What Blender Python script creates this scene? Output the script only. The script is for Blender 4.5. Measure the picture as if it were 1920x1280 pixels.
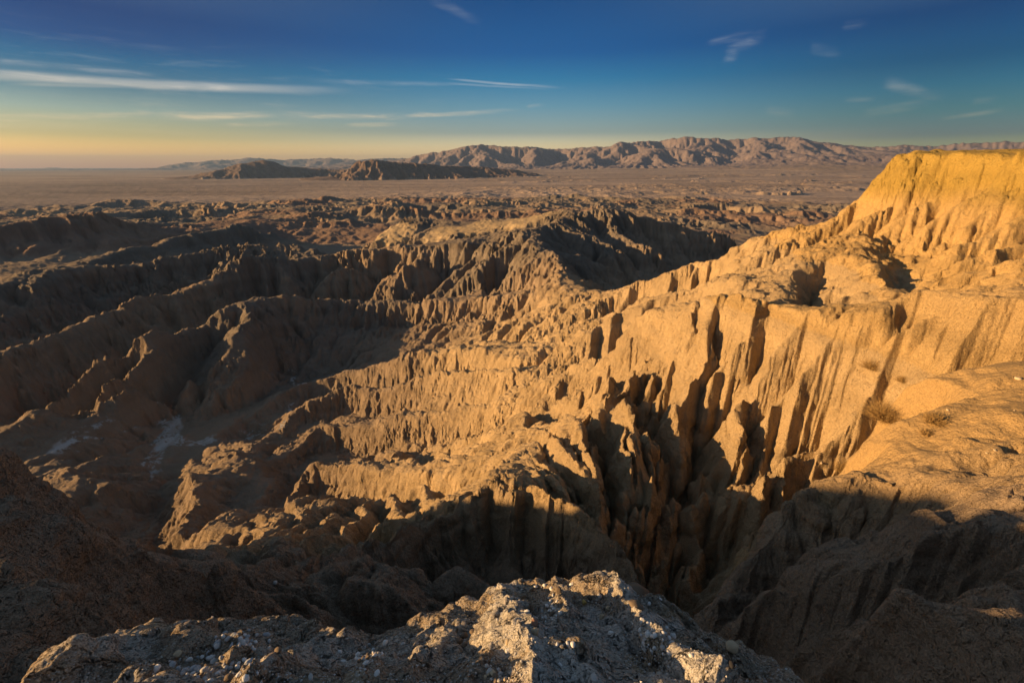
import bpy, math, random
import numpy as np
from concurrent.futures import ThreadPoolExecutor
for o in list(bpy.data.objects): bpy.data.objects.remove(o)
scene = bpy.context.scene
HAZE = 2.3e-5
Q = 1.0            # mesh resolution multiplier
# ------------------------------------------------------------------ camera
F = 853.0; PITCH = math.atan(328 / F)
cam_d = bpy.data.cameras.new('camera'); cam = bpy.data.objects.new('camera', cam_d)
scene.collection.objects.link(cam); scene.camera = cam
cam_d.sensor_width = 36; cam_d.lens = F / 1920 * 36
cam_d.clip_start = 0.1; cam_d.clip_end = 300000
cam.location = (0, 0, 0); cam.rotation_euler = (math.pi / 2 - PITCH, 0, 0)
# ------------------------------------------------------------------ light
SUN_AZ = math.radians(-97); SUN_EL = math.radians(10)      # azimuth from +Y, clockwise
scene.view_settings.view_transform = 'Standard'; scene.view_settings.look = 'None'
scene.view_settings.exposure = 1.15; scene.view_settings.gamma = 1
sd = bpy.data.lights.new('sun', 'SUN'); sun = bpy.data.objects.new('sun', sd); scene.collection.objects.link(sun)
sd.energy = 5; sd.angle = math.radians(0.5); sd.color = (1.0, 0.61, 0.255)
from mathutils import Vector, Matrix
sdir = Vector((math.sin(SUN_AZ) * math.cos(SUN_EL), math.cos(SUN_AZ) * math.cos(SUN_EL), math.sin(SUN_EL)))
sun.rotation_euler = sdir.to_track_quat('Z', 'Y').to_euler()
world = bpy.data.worlds.new('World'); scene.world = world; world.use_nodes = True
wn = world.node_tree; wn.nodes.clear()
# ------------------------------------------------------------------ direction helpers
sp, cp = math.sin(PITCH), math.cos(PITCH)
def ray(px, py):
    cx, cy = px - 960., py - 640.
    fwd = F * cp - cy * sp; up = -(F * sp + cy * cp)
    return math.atan2(cx, fwd), -up / math.hypot(cx, fwd)   # azimuth (clockwise from +Y), tan(depression)

# ------------------------------------------------------------------ sky: Nishita, graded by elevation and bearing, with thin cirrus
WN, WL = wn.nodes, wn.links
out = WN.new('ShaderNodeOutputWorld'); bg = WN.new('ShaderNodeBackground')
sky = WN.new('ShaderNodeTexSky'); sky.sky_type = 'NISHITA'; sky.sun_disc = False
sky.sun_elevation = SUN_EL; sky.sun_rotation = SUN_AZ
sky.altitude = 300; sky.air_density = 1.0; sky.dust_density = 1.0; sky.ozone_density = 1.0
SKY = 0.05
bg.inputs['Strength'].default_value = SKY; world.cycles.sampling_method = 'MANUAL'; world.cycles.sample_map_resolution = 512
def mth(op, a, b=0., c=None):
    n = WN.new('ShaderNodeMath'); n.operation = op
    for i, v in enumerate((a, b) if c is None else (a, b, c)):
        if isinstance(v, (int, float)): n.inputs[i].default_value = v
        else: WL.new(v, n.inputs[i])
    return n.outputs[0]
tc = WN.new('ShaderNodeTexCoord'); sep = WN.new('ShaderNodeSeparateXYZ'); WL.new(tc.outputs['Generated'], sep.inputs[0])
hx = mth('SQRT', mth('ADD', mth('MULTIPLY', sep.outputs[0], sep.outputs[0]), mth('MULTIPLY', sep.outputs[1], sep.outputs[1])))
E = mth('DIVIDE', sep.outputs[2], mth('MAXIMUM', hx, .001)); AZ = mth('ARCTAN2', sep.outputs[0], sep.outputs[1])
def l_(c): return [((v / 255 + .055) / 1.055) ** 2.4 if v > 10 else v / 255 / 12.92 for v in c]
GR = {  # bearing image column: rows of (y, graded sRGB, Nishita linear at .05)
 100: ((2,(42,84,128),(.147,.191,.216)),(60,(54,95,136),(.165,.212,.220)),(100,(76,114,145),(.188,.231,.223)),(150,(106,137,150),(.223,.258,.227)),(200,(166,176,158),(.279,.292,.212)),(250,(206,186,134),(.337,.305,.168)),(290,(214,172,118),(.356,.262,.1095)),(312,(196,156,112),(.33,.227,.089))),
 960: ((2,(30,84,134),(.0685,.102,.130)),(60,(32,92,143),(.0762,.112,.133)),(100,(34,100,150),(.0865,.122,.141)),(150,(70,126,162),(.102,.138,.147)),(200,(114,151,166),(.127,.162,.144)),(250,(164,168,153),(.156,.168,.114)),(290,(190,168,135),(.156,.136,.065)),(312,(186,160,124),(.127,.10,.047))),
 1850: ((2,(32,76,118),(.1095,.159,.188)),(60,(36,86,124),(.122,.175,.191)),(100,(48,94,126),(.138,.191,.195)),(150,(68,112,133),(.162,.209,.191)),(200,(92,124,128),(.195,.231,.178)),(250,(122,131,119),(.223,.227,.136)),(290,(132,130,104),(.195,.165,.078)),(312,(136,126,104),(.15,.122,.06)))}
ZOFF = .05
FIX = {100: [[0.02, 0.275, 0.45], [0.02, 0.306, 0.474], [0.03, 0.388, 0.485], [0.277, 0.426, 0.481], [0.521, 0.558, 0.56], [0.676, 0.632, 0.453], [1.7, 1.25, 0.38], [1.7, 0.904, 0.38]], 960: [[0.02, 0.346, 0.431], [0.02, 0.366, 0.437], [0.02, 0.347, 0.444], [0.127, 0.411, 0.465], [0.344, 0.464, 0.488], [0.416, 0.468, 0.483], [1.18, 1.034, 0.65], [1.298, 1.039, 0.6]], 1850: [[0.02, 0.299, 0.396], [0.02, 0.335, 0.406], [0.02, 0.319, 0.387], [0.133, 0.376, 0.409], [0.254, 0.414, 0.421], [0.34, 0.406, 0.426], [1.0, 0.88, 0.4], [1.0, 0.88, 0.4]]}
def grade(col):
    n = WN.new('ShaderNodeValToRGB'); cr = n.color_ramp
    st = [(ZOFF - ray(col, y)[1], [t_ / k for t_, k in zip(l_(c), ni)]) for y, c, ni in GR[col]][::-1]
    st = [(p, [a_ * b_ for a_, b_ in zip(c, f)]) for (p, c), f in zip(st, FIX[col][::-1])]
    st.append((.5 + ZOFF, [1.15, 1.13, 1.1]))
    for i, (p, c) in enumerate(st):
        e = cr.elements[i] if i < 2 else cr.elements.new(p)
        e.position = max(0, p); e.color = [v / 3 for v in c] + [1]
    WL.new(mth('ADD', E, ZOFF), n.inputs[0]); return n.outputs[0]
def mixw(f, a, b, mode='MIX'):
    n = WN.new('ShaderNodeMix'); n.data_type = 'RGBA'; n.blend_type = mode; n.clamp_result = False
    for i, v in ((0, f), (6, a), (7, b)):
        if isinstance(v, (int, float)): n.inputs[i].default_value = v
        elif isinstance(v, tuple): n.inputs[i].default_value = v
        else: WL.new(v, n.inputs[i])
    return n.outputs[2]
azL, azR = ray(100, 150)[0], ray(1850, 150)[0]
def mr(v, a, b, c=0., d=1.):
    n = WN.new('ShaderNodeMapRange'); n.interpolation_type = 'SMOOTHSTEP'; WL.new(v, n.inputs[0])
    for i, k in enumerate((a, b, c, d)): n.inputs[1 + i].default_value = k
    return n.outputs[0]
g1 = mixw(mr(AZ, azL, 0), grade(100), grade(960)); g2 = mixw(mr(AZ, 0, azR), g1, grade(1850))
three = WN.new('ShaderNodeVectorMath'); three.operation = 'SCALE'; three.inputs['Scale'].default_value = 3.; WL.new(g2, three.inputs[0])
skyc = mixw(1., sky.outputs[0], three.outputs[0], 'MULTIPLY')
# cirrus: streaks given by end bearings (image points), half width, opacity
cmb = WN.new('ShaderNodeCombineXYZ'); WL.new(mth('MULTIPLY', AZ, 3.2), cmb.inputs[0]); WL.new(mth('MULTIPLY', E, 26.), cmb.inputs[1])
nz = WN.new('ShaderNodeTexNoise'); nz.inputs['Scale'].default_value = 3.2; nz.inputs['Detail'].default_value = 7; nz.inputs['Roughness'].default_value = .62; nz.inputs['Distortion'].default_value = .5
WL.new(cmb.outputs[0], nz.inputs['Vector'])
nf = WN.new('ShaderNodeTexNoise'); nf.inputs['Scale'].default_value = 1.6; nf.inputs['Detail'].default_value = 3; WL.new(cmb.outputs[0], nf.inputs['Vector'])
off = mth('MULTIPLY', mth('SUBTRACT', nf.outputs[0], .5), .016)
wisp = mr(nz.outputs[0], .40, .70)
CIRRUS = [(-150,146,700,171,9,.62,.3),(0,157,330,163,4,.3,.2),(-60,228,330,216,8,.5,1),(270,219,560,214,7,.6,1),(500,213,800,219,7,.5,1),(740,218,990,206,5,.5,.8),(400,236,570,233,5,.3,1),(640,234,760,232,5,.3,1),
 (-80,235,250,240,9,.3,.8),(830,147,1070,165,3,.38,.3),(820,155,1050,168,3,.2,.4),(560,150,900,158,5,.14,.8),(-40,118,330,145,6,.16,.8),(1364,122,1380,74,14,.16,1),(1360,96,1445,60,13,.13,1),(1320,82,1425,60,9,.1,1),
 (1650,152,1780,184,10,.13,.9),(1610,216,1765,184,9,.12,.9),(1755,226,1900,202,5,.14,.7),(1580,187,1650,183,7,.07,1),(1820,189,1880,186,6,.06,1),(1430,208,1500,220,10,.08,1),(790,-10,910,48,12,.08,.9),(985,200,1025,197,5,.25,1),(1515,88,1585,100,10,.06,1),(1575,50,1635,43,8,.06,1)]
cov = None
for x0, y0, x1, y1, w_, op, wz in CIRRUS:
    cx0, cx1 = max(0, min(1920, x0)), max(0, min(1920, x1))
    (a0, t0), (a1, t1) = ray(cx0, y0), ray(cx1, y1); a0 += (x0 - cx0) / F * .6; a1 += (x1 - cx1) / F * .6; e0, e1 = -t0, -t1
    if abs(a1 - a0) < .02 and abs(e1 - e0) > .015:      # a hooked, near upright wisp
        d = mth('ABSOLUTE', mth('ADD', mth('SUBTRACT', AZ, mth('MULTIPLY_ADD', mth('SUBTRACT', E, e0), (a1 - a0) / (e1 - e0), a0)), off)); t = mth('DIVIDE', mth('SUBTRACT', E, e0), e1 - e0)
    else:
        sl = (e1 - e0) / (a1 - a0)
        d = mth('ABSOLUTE', mth('ADD', mth('SUBTRACT', E, mth('MULTIPLY_ADD', mth('SUBTRACT', AZ, a0), sl, e0)), mth('MULTIPLY', off, .35 + .65 * wz))); t = mth('DIVIDE', mth('SUBTRACT', AZ, a0), a1 - a0)
    k = mr(d, w_ / F * .95, w_ / F * .1); ends = mth('MULTIPLY', mr(t, 0, .22), mr(t, 1., .55))
    v = mth('MULTIPLY', mth('MULTIPLY', k, ends), op)
    v = mth('MULTIPLY', v, mth('ADD', mth('MULTIPLY', wisp, wz * 1.2), 1 - wz * .75)) 
    cov = v if cov is None else mth('MAXIMUM', cov, v)
veil = mth('MULTIPLY', mth('MULTIPLY', mr(nz.outputs[0], .5, .8), mr(AZ, .1, -.9)), mth('MULTIPLY', mr(E, .22, .12), mr(E, .0, .05)))
cov = mth('MINIMUM', mth('ADD', cov, mth('MULTIPLY', veil, .22)), .9)
ccol = mixw(mr(E, .06, .16), (.40 / SKY, .32 / SKY, .19 / SKY, 1), (.31 / SKY, .32 / SKY, .33 / SKY, 1))
final = mixw(cov, skyc, ccol)
WL.new(final, bg.inputs[0]); WL.new(bg.outputs[0], out.inputs[0])

# ------------------------------------------------------------------ terrain skeleton: crests and floors as surveyed lines
# every point: (px, py, r[, z]) = bearing of the image point, horizontal distance, optional height
L = []
FREE = []
def line(*pts):
    FREE.append(pts[0] == 'f'); L.append(pts[1:] if pts[0] == 'f' else pts)
def wall(drop, back, *pts):
    line(*pts)
    n = len(pts); q = []
    for i, p in enumerate(pts):
        r = p[2]; k = min(1, .35 + 2.5 * i / n, .35 + 2.5 * (n - 1 - i) / n); t = ray(p[0], p[1])[1]
        q.append((p[0], p[1], r * (1 - back), -r * t - drop * r * k))
    line(*q)
# --- ledge the photographer stands on
line((40,1280,2.7),(130,1225,3.0),(220,1182,3.3),(330,1172,3.2),(430,1163,3.1),(540,1162,2.95),(620,1175,2.8),(700,1192,2.65),(780,1172,2.55),(850,1150,2.5),(900,1118,2.6),(960,1086,2.7),(1020,1075,2.75),(1080,1068,2.75),(1130,1082,2.65),(1170,1104,2.6),(1240,1118,2.5),(1290,1145,2.45),(1330,1180,2.4),(1430,1208,2.3),(1500,1268,1.95),(1560,1330,1.7))
line((0,1340,1.9),(250,1280,1.75),(500,1280,1.5),(730,1280,1.35),(960,1280,1.2),(1200,1280,1.25),(1380,1280,1.45))
line((600,1230,2.1),(800,1230,1.8),(1000,1170,1.9),(1100,1150,1.95),(1250,1200,1.9))
line((700,2000,.55,-1.6),(960,2000,.5,-1.6),(1200,2000,.55,-1.6))
# foot of the ledge
line((-60,1280,6,-7.5),(100,1250,6.5,-8.5),(300,1200,6.5,-10),(540,1200,6,-11),(800,1200,5,-11),(1000,1200,5,-11),(1150,1200,5,-11),(1300,1250,4.6,-10),(1500,1300,4,-8.5),(1700,1300,3.4,-6.5),(1920,1300,3.2,-5))
# --- left dark spur and saddle
line((-500,780,20),(-250,800,21),(-100,830,22),(0,855,22),(60,862,22),(110,880,22.5),(170,925,22),(192,962,22),(215,1010,22),(240,1040,22),(300,1062,23),(370,1075,25))
line((370,1075,25),(450,1072,25.5),(520,1068,25),(600,1092,22),(640,1080,22),(690,1075,22.5),(760,1078,23),(830,1085,22.5),(900,1100,21.5),(960,1115,20.5))
line((0,1060,12),(120,1150,10.5),(260,1185,9.5,-9.2),(380,1185,10,-11.2))
line((0,950,17),(100,1000,16),(200,1080,15),(330,1110,15.5),(500,1130,15.5))
line((370,1075,25),(420,1050,28),(480,1040,31),(560,1052,33),(600,1040,34.5),(640,1027,36),(683,1020,37.5),(743,1016,38.5),(760,990,40),(793,993,40),(827,963,42),(860,967,42.5),(883,956,43),(890,923,44.5),(917,919,45),(920,896,46),(947,889,46),(980,903,44.5),(1013,917,43),(1060,947,41),(1113,987,38.5),(1150,1025,36.5),(1177,1037,36),(1200,1060,34.5),(1235,1112,31.5),(1260,1160,28.5))
line((560,1075,29,-28.5),(640,1075,32,-34.5),(740,1060,35.5,-39),(850,1060,37,-43),(950,1060,37,-45),(1060,1085,34,-45.5),(1160,1150,28,-44),(1250,1180,22,-43))
line((560,1120,17,-20),(700,1140,16.5,-21.5),(830,1152,16,-23),(960,1160,15,-26),(1100,1200,14,-31),(1250,1220,17,-38))
# slot canyon between the fin and the fluted wall
line((1250,1180,22,-43),(1290,1060,38,-52),(1280,1000,45,-54),(1180,980,46.5,-50),(1100,950,46.5,-44),(1020,915,49.5,-41),(960,900,52,-39),(900,930,54,-44.5))
line((1290,1060,38,-52),(1360,960,42,-48),(1400,940,43,-41),(1480,900,43,-34),(1535,880,43,-28))
line((1250,1180,22,-42),(1310,1200,17,-34),(1400,1220,14,-26),(1480,1225,12,-20),(1540,1240,10,-15),(1640,1290,8,-11),(1800,1320,7,-8.5))
# --- right dark mass
line((1320,1170,23.5),(1290,1125,27),(1325,1093,28.5),(1335,1055,30),(1390,980,33),(1440,915,36),(1470,897,37),(1520,888,38),(1600,893,38),(1700,900,37),(1800,892,38),(1920,868,40),(2100,830,42))
line((1375,1165,23.5),(1405,1105,25.5),(1480,1045,27.5),(1560,1002,30),(1660,985,31.5),(1800,960,33),(1900,905,37))
line((1350,1150,26,-33),(1420,1060,29.5,-31.5),(1480,1000,32,-28.5),(1560,965,34,-26),(1700,945,35,-22.5))
line((1425,1193,17),(1465,1183,17.5),(1505,1206,17))
line((1545,1195,14.5),(1575,1140,15),(1620,1122,15.5),(1680,1118,16),(1740,1135,15.7),(1830,1165,15),(1920,1180,14.5),(2050,1190,14))
line((1520,1160,19,-20),(1600,1100,20.5,-19),(1750,1090,21,-18),(1920,1120,19))
line((1600,1240,11.5),(1750,1240,11),(1920,1240,10.5))
line((2100,1100,10),(2300,1000,12),(2500,900,16))
# --- sandy shelf
line((1545,872,42),(1600,880,40),(1750,880,39.5),(1920,860,41))
line((1600,800,45),(1680,790,46),(1800,780,46.5),(1920,770,47))
line((1630,720,53),(1720,700,55),(1830,690,55),(1920,680,56),(2100,650,58))
# --- fluted wall
line((1180,592,122),(1253,572,104),(1287,560,99),(1333,553,95),(1387,550,93),(1407,557,92),(1450,570,90),(1480,583,88),(1533,578,86),(1573,583,84),(1630,587,81),(1645,573,82),(1690,556,84),(1733,537,86),(1763,540,85),(1813,545,82),(1920,555,77),(2100,530,80))
line('f',(1630,680,60),(1720,672,61),(1830,665,61),(1920,655,62))
line('f',(1215,640,104),(1215,700,88),(1225,760,76),(1235,850,63),(1230,950,53),(1225,1020,48,-50))
line('f',(1290,640,86),(1290,720,73),(1300,800,64),(1310,900,54),(1310,980,48))
line('f',(1400,640,78),(1400,720,67),(1420,800,59),(1430,870,51.5),(1400,930,46.5))
line('f',(1510,640,72),(1520,720,58),(1530,800,50),(1537,855,45.5),(1510,880,44.5))
line('f',(1130,700,102),(1110,800,76),(1090,880,59),(1095,930,50))
line('f',(1000,700,133),(980,780,106),(960,850,74),(925,885,58))
line('f',(1150,640,128),(1080,620,160),(1050,640,165))
# --- long crest A from the saddle up to the mesa
line((1043,523,262),(1067,538,248),(1097,542,238),(1143,547,226),(1170,537,222),(1193,527,220),(1215,520,217),(1250,508,214),(1290,495,210),(1340,476,206),(1390,455,203),(1420,440,202),(1445,432,201),(1480,418,200),(1520,402,200),(1560,388,200),(1600,365,199),(1640,340,198),(1660,318,197),(1684,302,196))
# mesa rim and cliff
line((1686,292,194),(1695,287,193),(1740,285,191),(1780,288,188),(1850,287,182),(1920,290,176),(2100,285,170),(2400,290,160))
line((1690,281,200,4.2),(1780,275,203,4.9),(1920,280,198,4.7),(2400,290,185,6))
line((1690,281,240,4.2),(1780,275,245,5),(1920,280,250,5),(2400,290,260,7))
line((1640,352,192),(1700,352,184),(1760,345,183),(1830,352,176),(1920,372,166),(2100,375,160))
line((1650,400,182),(1740,400,168),(1840,400,160),(1920,420,150))
# slopes below the mesa
line((1790,450,148),(1800,520,125),(1780,535,120,-24))
line((1920,470,130),(1900,520,112),(1850,538,104))
line((1620,430,175),(1600,455,164),(1600,462,160),(1640,487,147),(1657,520,132),(1673,545,120))
line((1700,440,166,-21),(1690,500,150,-26.5),(1700,535,132,-27),(1720,537,122,-25))
line((1530,455,172),(1500,470,163),(1487,523,140),(1507,560,120))
line((1560,470,158),(1550,520,140),(1545,565,117))
line((1380,470,192),(1360,500,172),(1340,545,138))
line((1290,560,118),(1340,552,112,-29),(1420,556,108,-28.5),(1500,566,106,-27.5),(1560,568,104,-26.5),(1640,565,102,-24),(1700,545,106,-22.5),(1780,540,104),(1920,540,92))
line((1160,575,170),(1230,560,160),(1280,545,160))
# --- crest continuing behind (edge of the shadowed bowl)
line((1043,523,262),(1053,517,268),(1032,503,282),(1050,493,292),(1043,468,325),(1013,470,330),(987,447,360),(970,433,385))
wall(.045,.045,(970,433,385),(923,448,392),(860,455,402),(810,460,412),(747,458,424),(710,468,424),(663,466,432),(627,474,436),(583,486,430),(520,488,425))
line((520,488,425),(482,480,426),(462,470,436),(430,495,420),(410,523,405),(363,540,398),(333,550,394),(267,552,392),(230,560,385),(200,580,372),(150,597,362),(100,617,350),(33,647,335),(-100,690,320))
line((970,433,385),(1017,425,410),(1060,405,440),(1080,393,462),(1127,381,470),(1167,390,472),(1200,403,470),(1233,410,472),(1287,418,480),(1333,427,488),(1400,437,500),(1500,440,520))
line((1080,393,462),(1047,395,485),(1027,398,500),(970,412,505),(933,408,520),(880,420,520),(840,412,550),(807,411,555),(777,407,565),(760,402,575),(735,425,550),(700,452,520))
# bowl floor
line((1110,520,300,-80),(1150,525,310,-82),(1250,490,400,-84),(1330,470,450,-86),(1420,445,520,-90),(1550,430,620,-100))
line((1093,432,420),(1180,450,405),(1260,470,400))
line((1043,470,335),(1100,480,345),(1180,505,345))
line((1250,470,330,-86),(1400,440,310,-84),(1560,400,300,-70),(1700,330,320,-60))
# valley between E and C, sunlit ramps
line((900,440,455,-66),(800,440,475,-74),(700,462,480,-88),(640,480,500,-98),(560,470,540,-105))
line((880,422,515),(860,440,470))
# --- second crest behind C on the left
line((600,467,475),(567,458,490),(540,453,498),(513,458,500),(483,450,508),(443,458,505),(413,460,505),(333,477,500),(283,487,495),(200,498,490),(160,498,488),(128,502,485),(110,517,470),(50,553,448),(0,580,430),(-120,620,410))
line((560,480,455,-82),(480,470,470,-80),(400,500,455,-88),(333,515,450,-98),(220,530,440,-104),(140,560,425,-108),(0,610,390,-108),(-120,660,370,-108))
# --- D
line((510,440,720,-95),(480,425,740),(443,413,755),(430,423,735),(400,430,715),(353,437,695),(310,446,675),(233,467,620),(180,485,570),(140,498,520))
line((128,502,485),(67,500,500),(33,520,490),(0,527,480),(-120,560,460))
line((520,460,560,-104),(400,455,590,-104),(300,470,580,-104),(220,480,560,-100))
line((640,470,620,-112),(560,450,650,-114),(500,440,690,-112))
line((0,440,860),(90,423,890),(133,412,910),(167,417,900),(230,440,860),(300,452,830,-100))
line((-100,480,700,-105),(60,470,720,-108),(180,470,740,-108),(330,440,830,-112),(440,420,900,-112),(600,430,800,-116),(700,430,700,-112))
# --- valley between C/C' and B
line((1040,540,285,-72),(980,545,300,-82),(900,548,325,-95),(800,552,345,-103),(700,556,365,-108),(600,550,380,-112),(500,540,380,-111),(400,565,365,-112),(300,600,345,-114),(200,640,330,-116),(100,680,315,-117),(-50,740,300,-117))
line((930,470,360),(900,500,345),(850,530,340))
line((800,470,395),(760,500,380),(710,540,372))
line((700,480,410),(640,500,405),(590,530,392))
line((1020,475,320),(960,500,318),(880,540,318))
# --- crest B
wall(.05,.045,(1000,545,272),(930,552,280),(860,560,290),(800,556,300),(740,562,310),(650,562,322),(590,555,328),(533,551,334),(500,546,337))
line((1043,523,262),(1000,545,272))
line((500,546,337),(493,545,338),(470,552,334),(417,570,325),(390,593,315),(360,602,312),(300,607,308),(240,623,305),(187,647,298),(143,667,294),(67,693,288),(0,730,280),(-120,780,270))
# spurs of B toward the wash
line((470,552,334),(466,575,318),(463,593,303),(460,613,290),(465,633,280),(467,673,264),(443,717,258),(420,740,256),(383,773,252),(350,793,252))
line((463,593,303),(433,620,290),(413,637,283),(383,677,272),(350,700,270),(327,733,266),(283,762,265))
line((300,610,300),(247,657,282),(153,682,275),(133,690,272),(93,747,262),(43,783,258),(-60,830,250))
line((270,645,285),(240,695,270),(200,735,266),(155,790,262))
line((360,630,306,-108),(345,670,296,-113),(330,705,284,-116),(290,750,276,-118))
line((400,600,318,-100),(360,630,306,-108))
line((240,660,304,-106),(187,720,288,-114),(140,790,278,-118))
line((140,720,300,-110),(60,770,285,-116),(0,820,280,-119))
line((430,690,284,-108),(405,720,278,-113),(370,765,266,-117))
line((650,562,322),(680,600,305),(640,650,290),(600,690,280))
line((790,570,305),(800,610,285),(770,640,272),(720,670,262))
line((600,600,312,-98),(560,640,296,-108),(540,690,282,-115),(560,712,273,-118))
line((720,610,296,-96),(700,650,282,-105),(640,690,266,-113),(600,703,268,-117))
line((880,580,288,-88),(850,620,268,-94),(800,650,250,-101),(740,668,246,-107),(660,695,252,-113))
# rows of fins stepping down to the wash
wall(.045,.04,(1060,640,180),(1000,665,172),(973,671,170),(937,670,180),(913,657,190),(893,650,195),(853,660,204),(800,658,215),(760,661,222),(747,674,220),(710,682,228),(633,698,242),(600,710,246),(540,720,250),(513,737,246),(490,750,243),(445,795,234))
line((1000,640,200,-76),(930,635,222,-83),(850,640,240,-92))
line((560,740,232,-114),(600,735,236,-113))
wall(.05,.04,(1040,690,150),(957,693,150),(887,690,165),(847,687,174),(800,693,186),(780,705,188),(740,725,192),(703,733,200),(653,720,214),(633,723,216),(593,747,214),(573,747,217),(553,773,212),(535,800,206))
line((540,820,190,-113),(570,815,195,-113))
wall(.052,.045,(1100,750,100),(1030,755,112),(960,760,126),(880,765,138),(820,770,146),(790,777,148),(727,778,157),(703,793,156),(663,797,164),(627,798,169),(600,793,173),(580,807,172),(560,830,168),(540,850,160))
line((550,860,148,-101),(600,850,150,-99))
wall(.065,.05,(930,870,76),(880,885,84),(837,888,90),(777,887,97),(720,883,105),(670,868,114),(627,870,120),(580,857,129),(560,860,130),(545,885,122),(535,900,118))
line((850,930,64),(780,955,65),(740,965,66),(710,957,69),(670,955,72),(633,947,77),(600,935,81),(560,930,86),(540,950,82),(520,985,70))
line((560,915,108,-83),(620,920,98,-76),(700,920,86,-66),(800,915,76,-58))
line((800,985,52,-45),(720,1000,54,-48),(640,985,59,-51),(560,1000,58,-50))
line((520,985,70),(535,1010,54),(500,1030,44),(440,1045,38,-33))
# lower left hills
line((540,850,160),(500,860,172,-100),(470,830,195,-107),(430,835,205,-110),(340,850,200,-111))
line((430,842,168),(440,838,165),(455,858,158),(475,862,154),(500,890,145),(510,915,134),(480,925,128,-89))
line((545,900,140,-97),(520,940,122,-92),(490,990,105,-86))
line((500,940,107),(470,948,104),(440,950,100),(410,965,96),(385,977,92),(388,1010,82),(365,1060,70))
line((330,885,152),(350,877,152),(345,905,142),(352,940,130),(345,975,115),(325,1010,104),(305,1050,93),(340,1070,70))
line((430,900,140,-93),(420,950,120,-88),(390,965,108,-84))
line((260,1040,80,-75),(290,1000,128,-95),(300,930,165,-101),(290,895,182,-104))
line((60,862,235),(100,838,240),(140,826,238),(200,815,245),(260,800,255),(300,792,260))
line((110,850,225,-103),(190,870,205,-105),(250,880,195,-106),(285,885,188,-105))
line((130,862,195),(150,885,175),(180,885,172),(220,905,165),(280,915,165))
line((210,985,130),(250,975,125),(290,1005,110))
line((200,930,150,-96),(230,950,145,-98))
# wash floor (flat, several parallel lines)
for dz in (0, 12):
    line((120,830+dz*.3,275,-118.5),(190,812+dz,271+0,-118.3),(250,792+dz,272,-118),(300,772+dz,275,-118),(335,778+dz,268,-117.6),(325,805+dz,255,-117.2),(300,830+dz,238,-116.6),(290,850+dz,222,-114),(288,880,205,-111))
line((330,830,240,-116.5),(400,828,237,-116),(470,815,235,-115.5),(520,820,222,-114.5))
line((540,695,288,-119),(560,715,275,-118.8),(600,705,276,-118),(650,692,270,-115))
line((540,700,280,-118.5),(500,760,262,-117),(450,790,252,-117),(400,810,246,-117),(350,815,246,-117))
line((600,712,262,-116.5),(520,760,250,-115.5))
line((-200,900,275,-119),(-50,880,278,-119),(120,830,278,-119))
# --- badlands beyond, falling to the plain
for r, z in ((1100, -112), (1500, -128), (2000, -146), (2500, -152)):
    line(*[(px, 400, r, z + 6 * math.sin(px * .011 + r) ) for px in range(-400, 2600, 60)])
line((1133,400,620,-88),(1300,420,700,-100),(1500,410,800,-108),(1800,400,900,-110))
line((900,395,640,-80),(760,400,700,-96))
for r, zl, zr in ((3500, -158, -154), (6000, -162, -140), (9000, -164, -80), (13000, -166, 90), (17000, -168, 330)):
    line(*[(px, 330, r, zl + (zr - zl) * min(1, max(0, (px - 500) / 1000)) ** 1.3) for px in range(-1200, 3200, 80)])
for r in (30000, 60000):
    line(*[(px, 330, r, -170) for px in range(-3000, 5000, 150)])
# unseen rim off to the left, shaped to throw its long shadow over the ravine
FREE.append(True); L.append([('a', math.atan2(x, y), math.hypot(x, y), z) for x, y, z in ((-95,-90,14),(-100,-40,14),(-101,-12,12.5),(-101,-4,9.5),(-102,2,6.4),(-102,8,3),(-102,15,-1.4),(-102,21,-8),(-102,27,-16),(-102,33,-19.5),(-103,37,-25),(-105,43,-38),(-112,60,-75))])
# off-frame terrain: rim plateau to the left, behind and right
RIM = []
def rim(th0, th1, r, z, n=12): FREE.append(True); L.append([('a', math.radians(th0 + (th1 - th0) * i / n), r, z) for i in range(n + 1)])
rim(-175, -80, 3, -2.2); rim(-175, -75, 12, -4); rim(-175, -72, 30, -6); rim(-180, -110, 80, -2)
rim(80, 179, 3, -2.0); rim(75, 179, 30, -6); rim(72, 179, 80, -10); rim(70, 179, 200, 6)
rim(-180, -74, 170, -88); rim(-180, -72, 300, -119); rim(-180, -70, 700, -122); rim(-180, -66, 2000, -140); rim(100, 179, 900, 0); rim(70, 179, 5000, -50)
rim(-180, 180, 20000, -150, 40)

# ------------------------------------------------------------------ harmonic fill on a log-polar grid (Laplace is conformally invariant)
R0, R1 = 0.45, 66000.
pts = []
PIN = []
for pl, fr_ in zip(L, FREE):
    q = []
    for p in pl:
        if p[0] == 'a': q.append((p[1], math.log(p[2]), p[3]))
        else:
            th, t = ray(p[0], min(p[1], 1340) if len(p) == 3 else p[1])
            if p[0] < 0 or p[0] > 1920:      # beyond the frame: keep bearings growing smoothly
                e = 0 if p[0] < 0 else 1920
                th0, t0 = ray(e, p[1]); th = th0 + (p[0] - e) / F * .55; t = t0
            q.append((th, math.log(p[2]), p[3] if len(p) > 3 else -p[2] * t))
    for a, b in zip(q[:-1], q[1:]):
        n = int(max(abs(a[0] - b[0]), abs(a[1] - b[1])) / .004) + 2
        k = np.linspace(0, 1, n)[:, None]
        pts.append(np.array(a)[None] * (1 - k) + np.array(b)[None] * k)
        if not fr_: PIN.append(pts[-1])
PT = np.concatenate(pts); PIN = np.concatenate(PIN)
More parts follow.
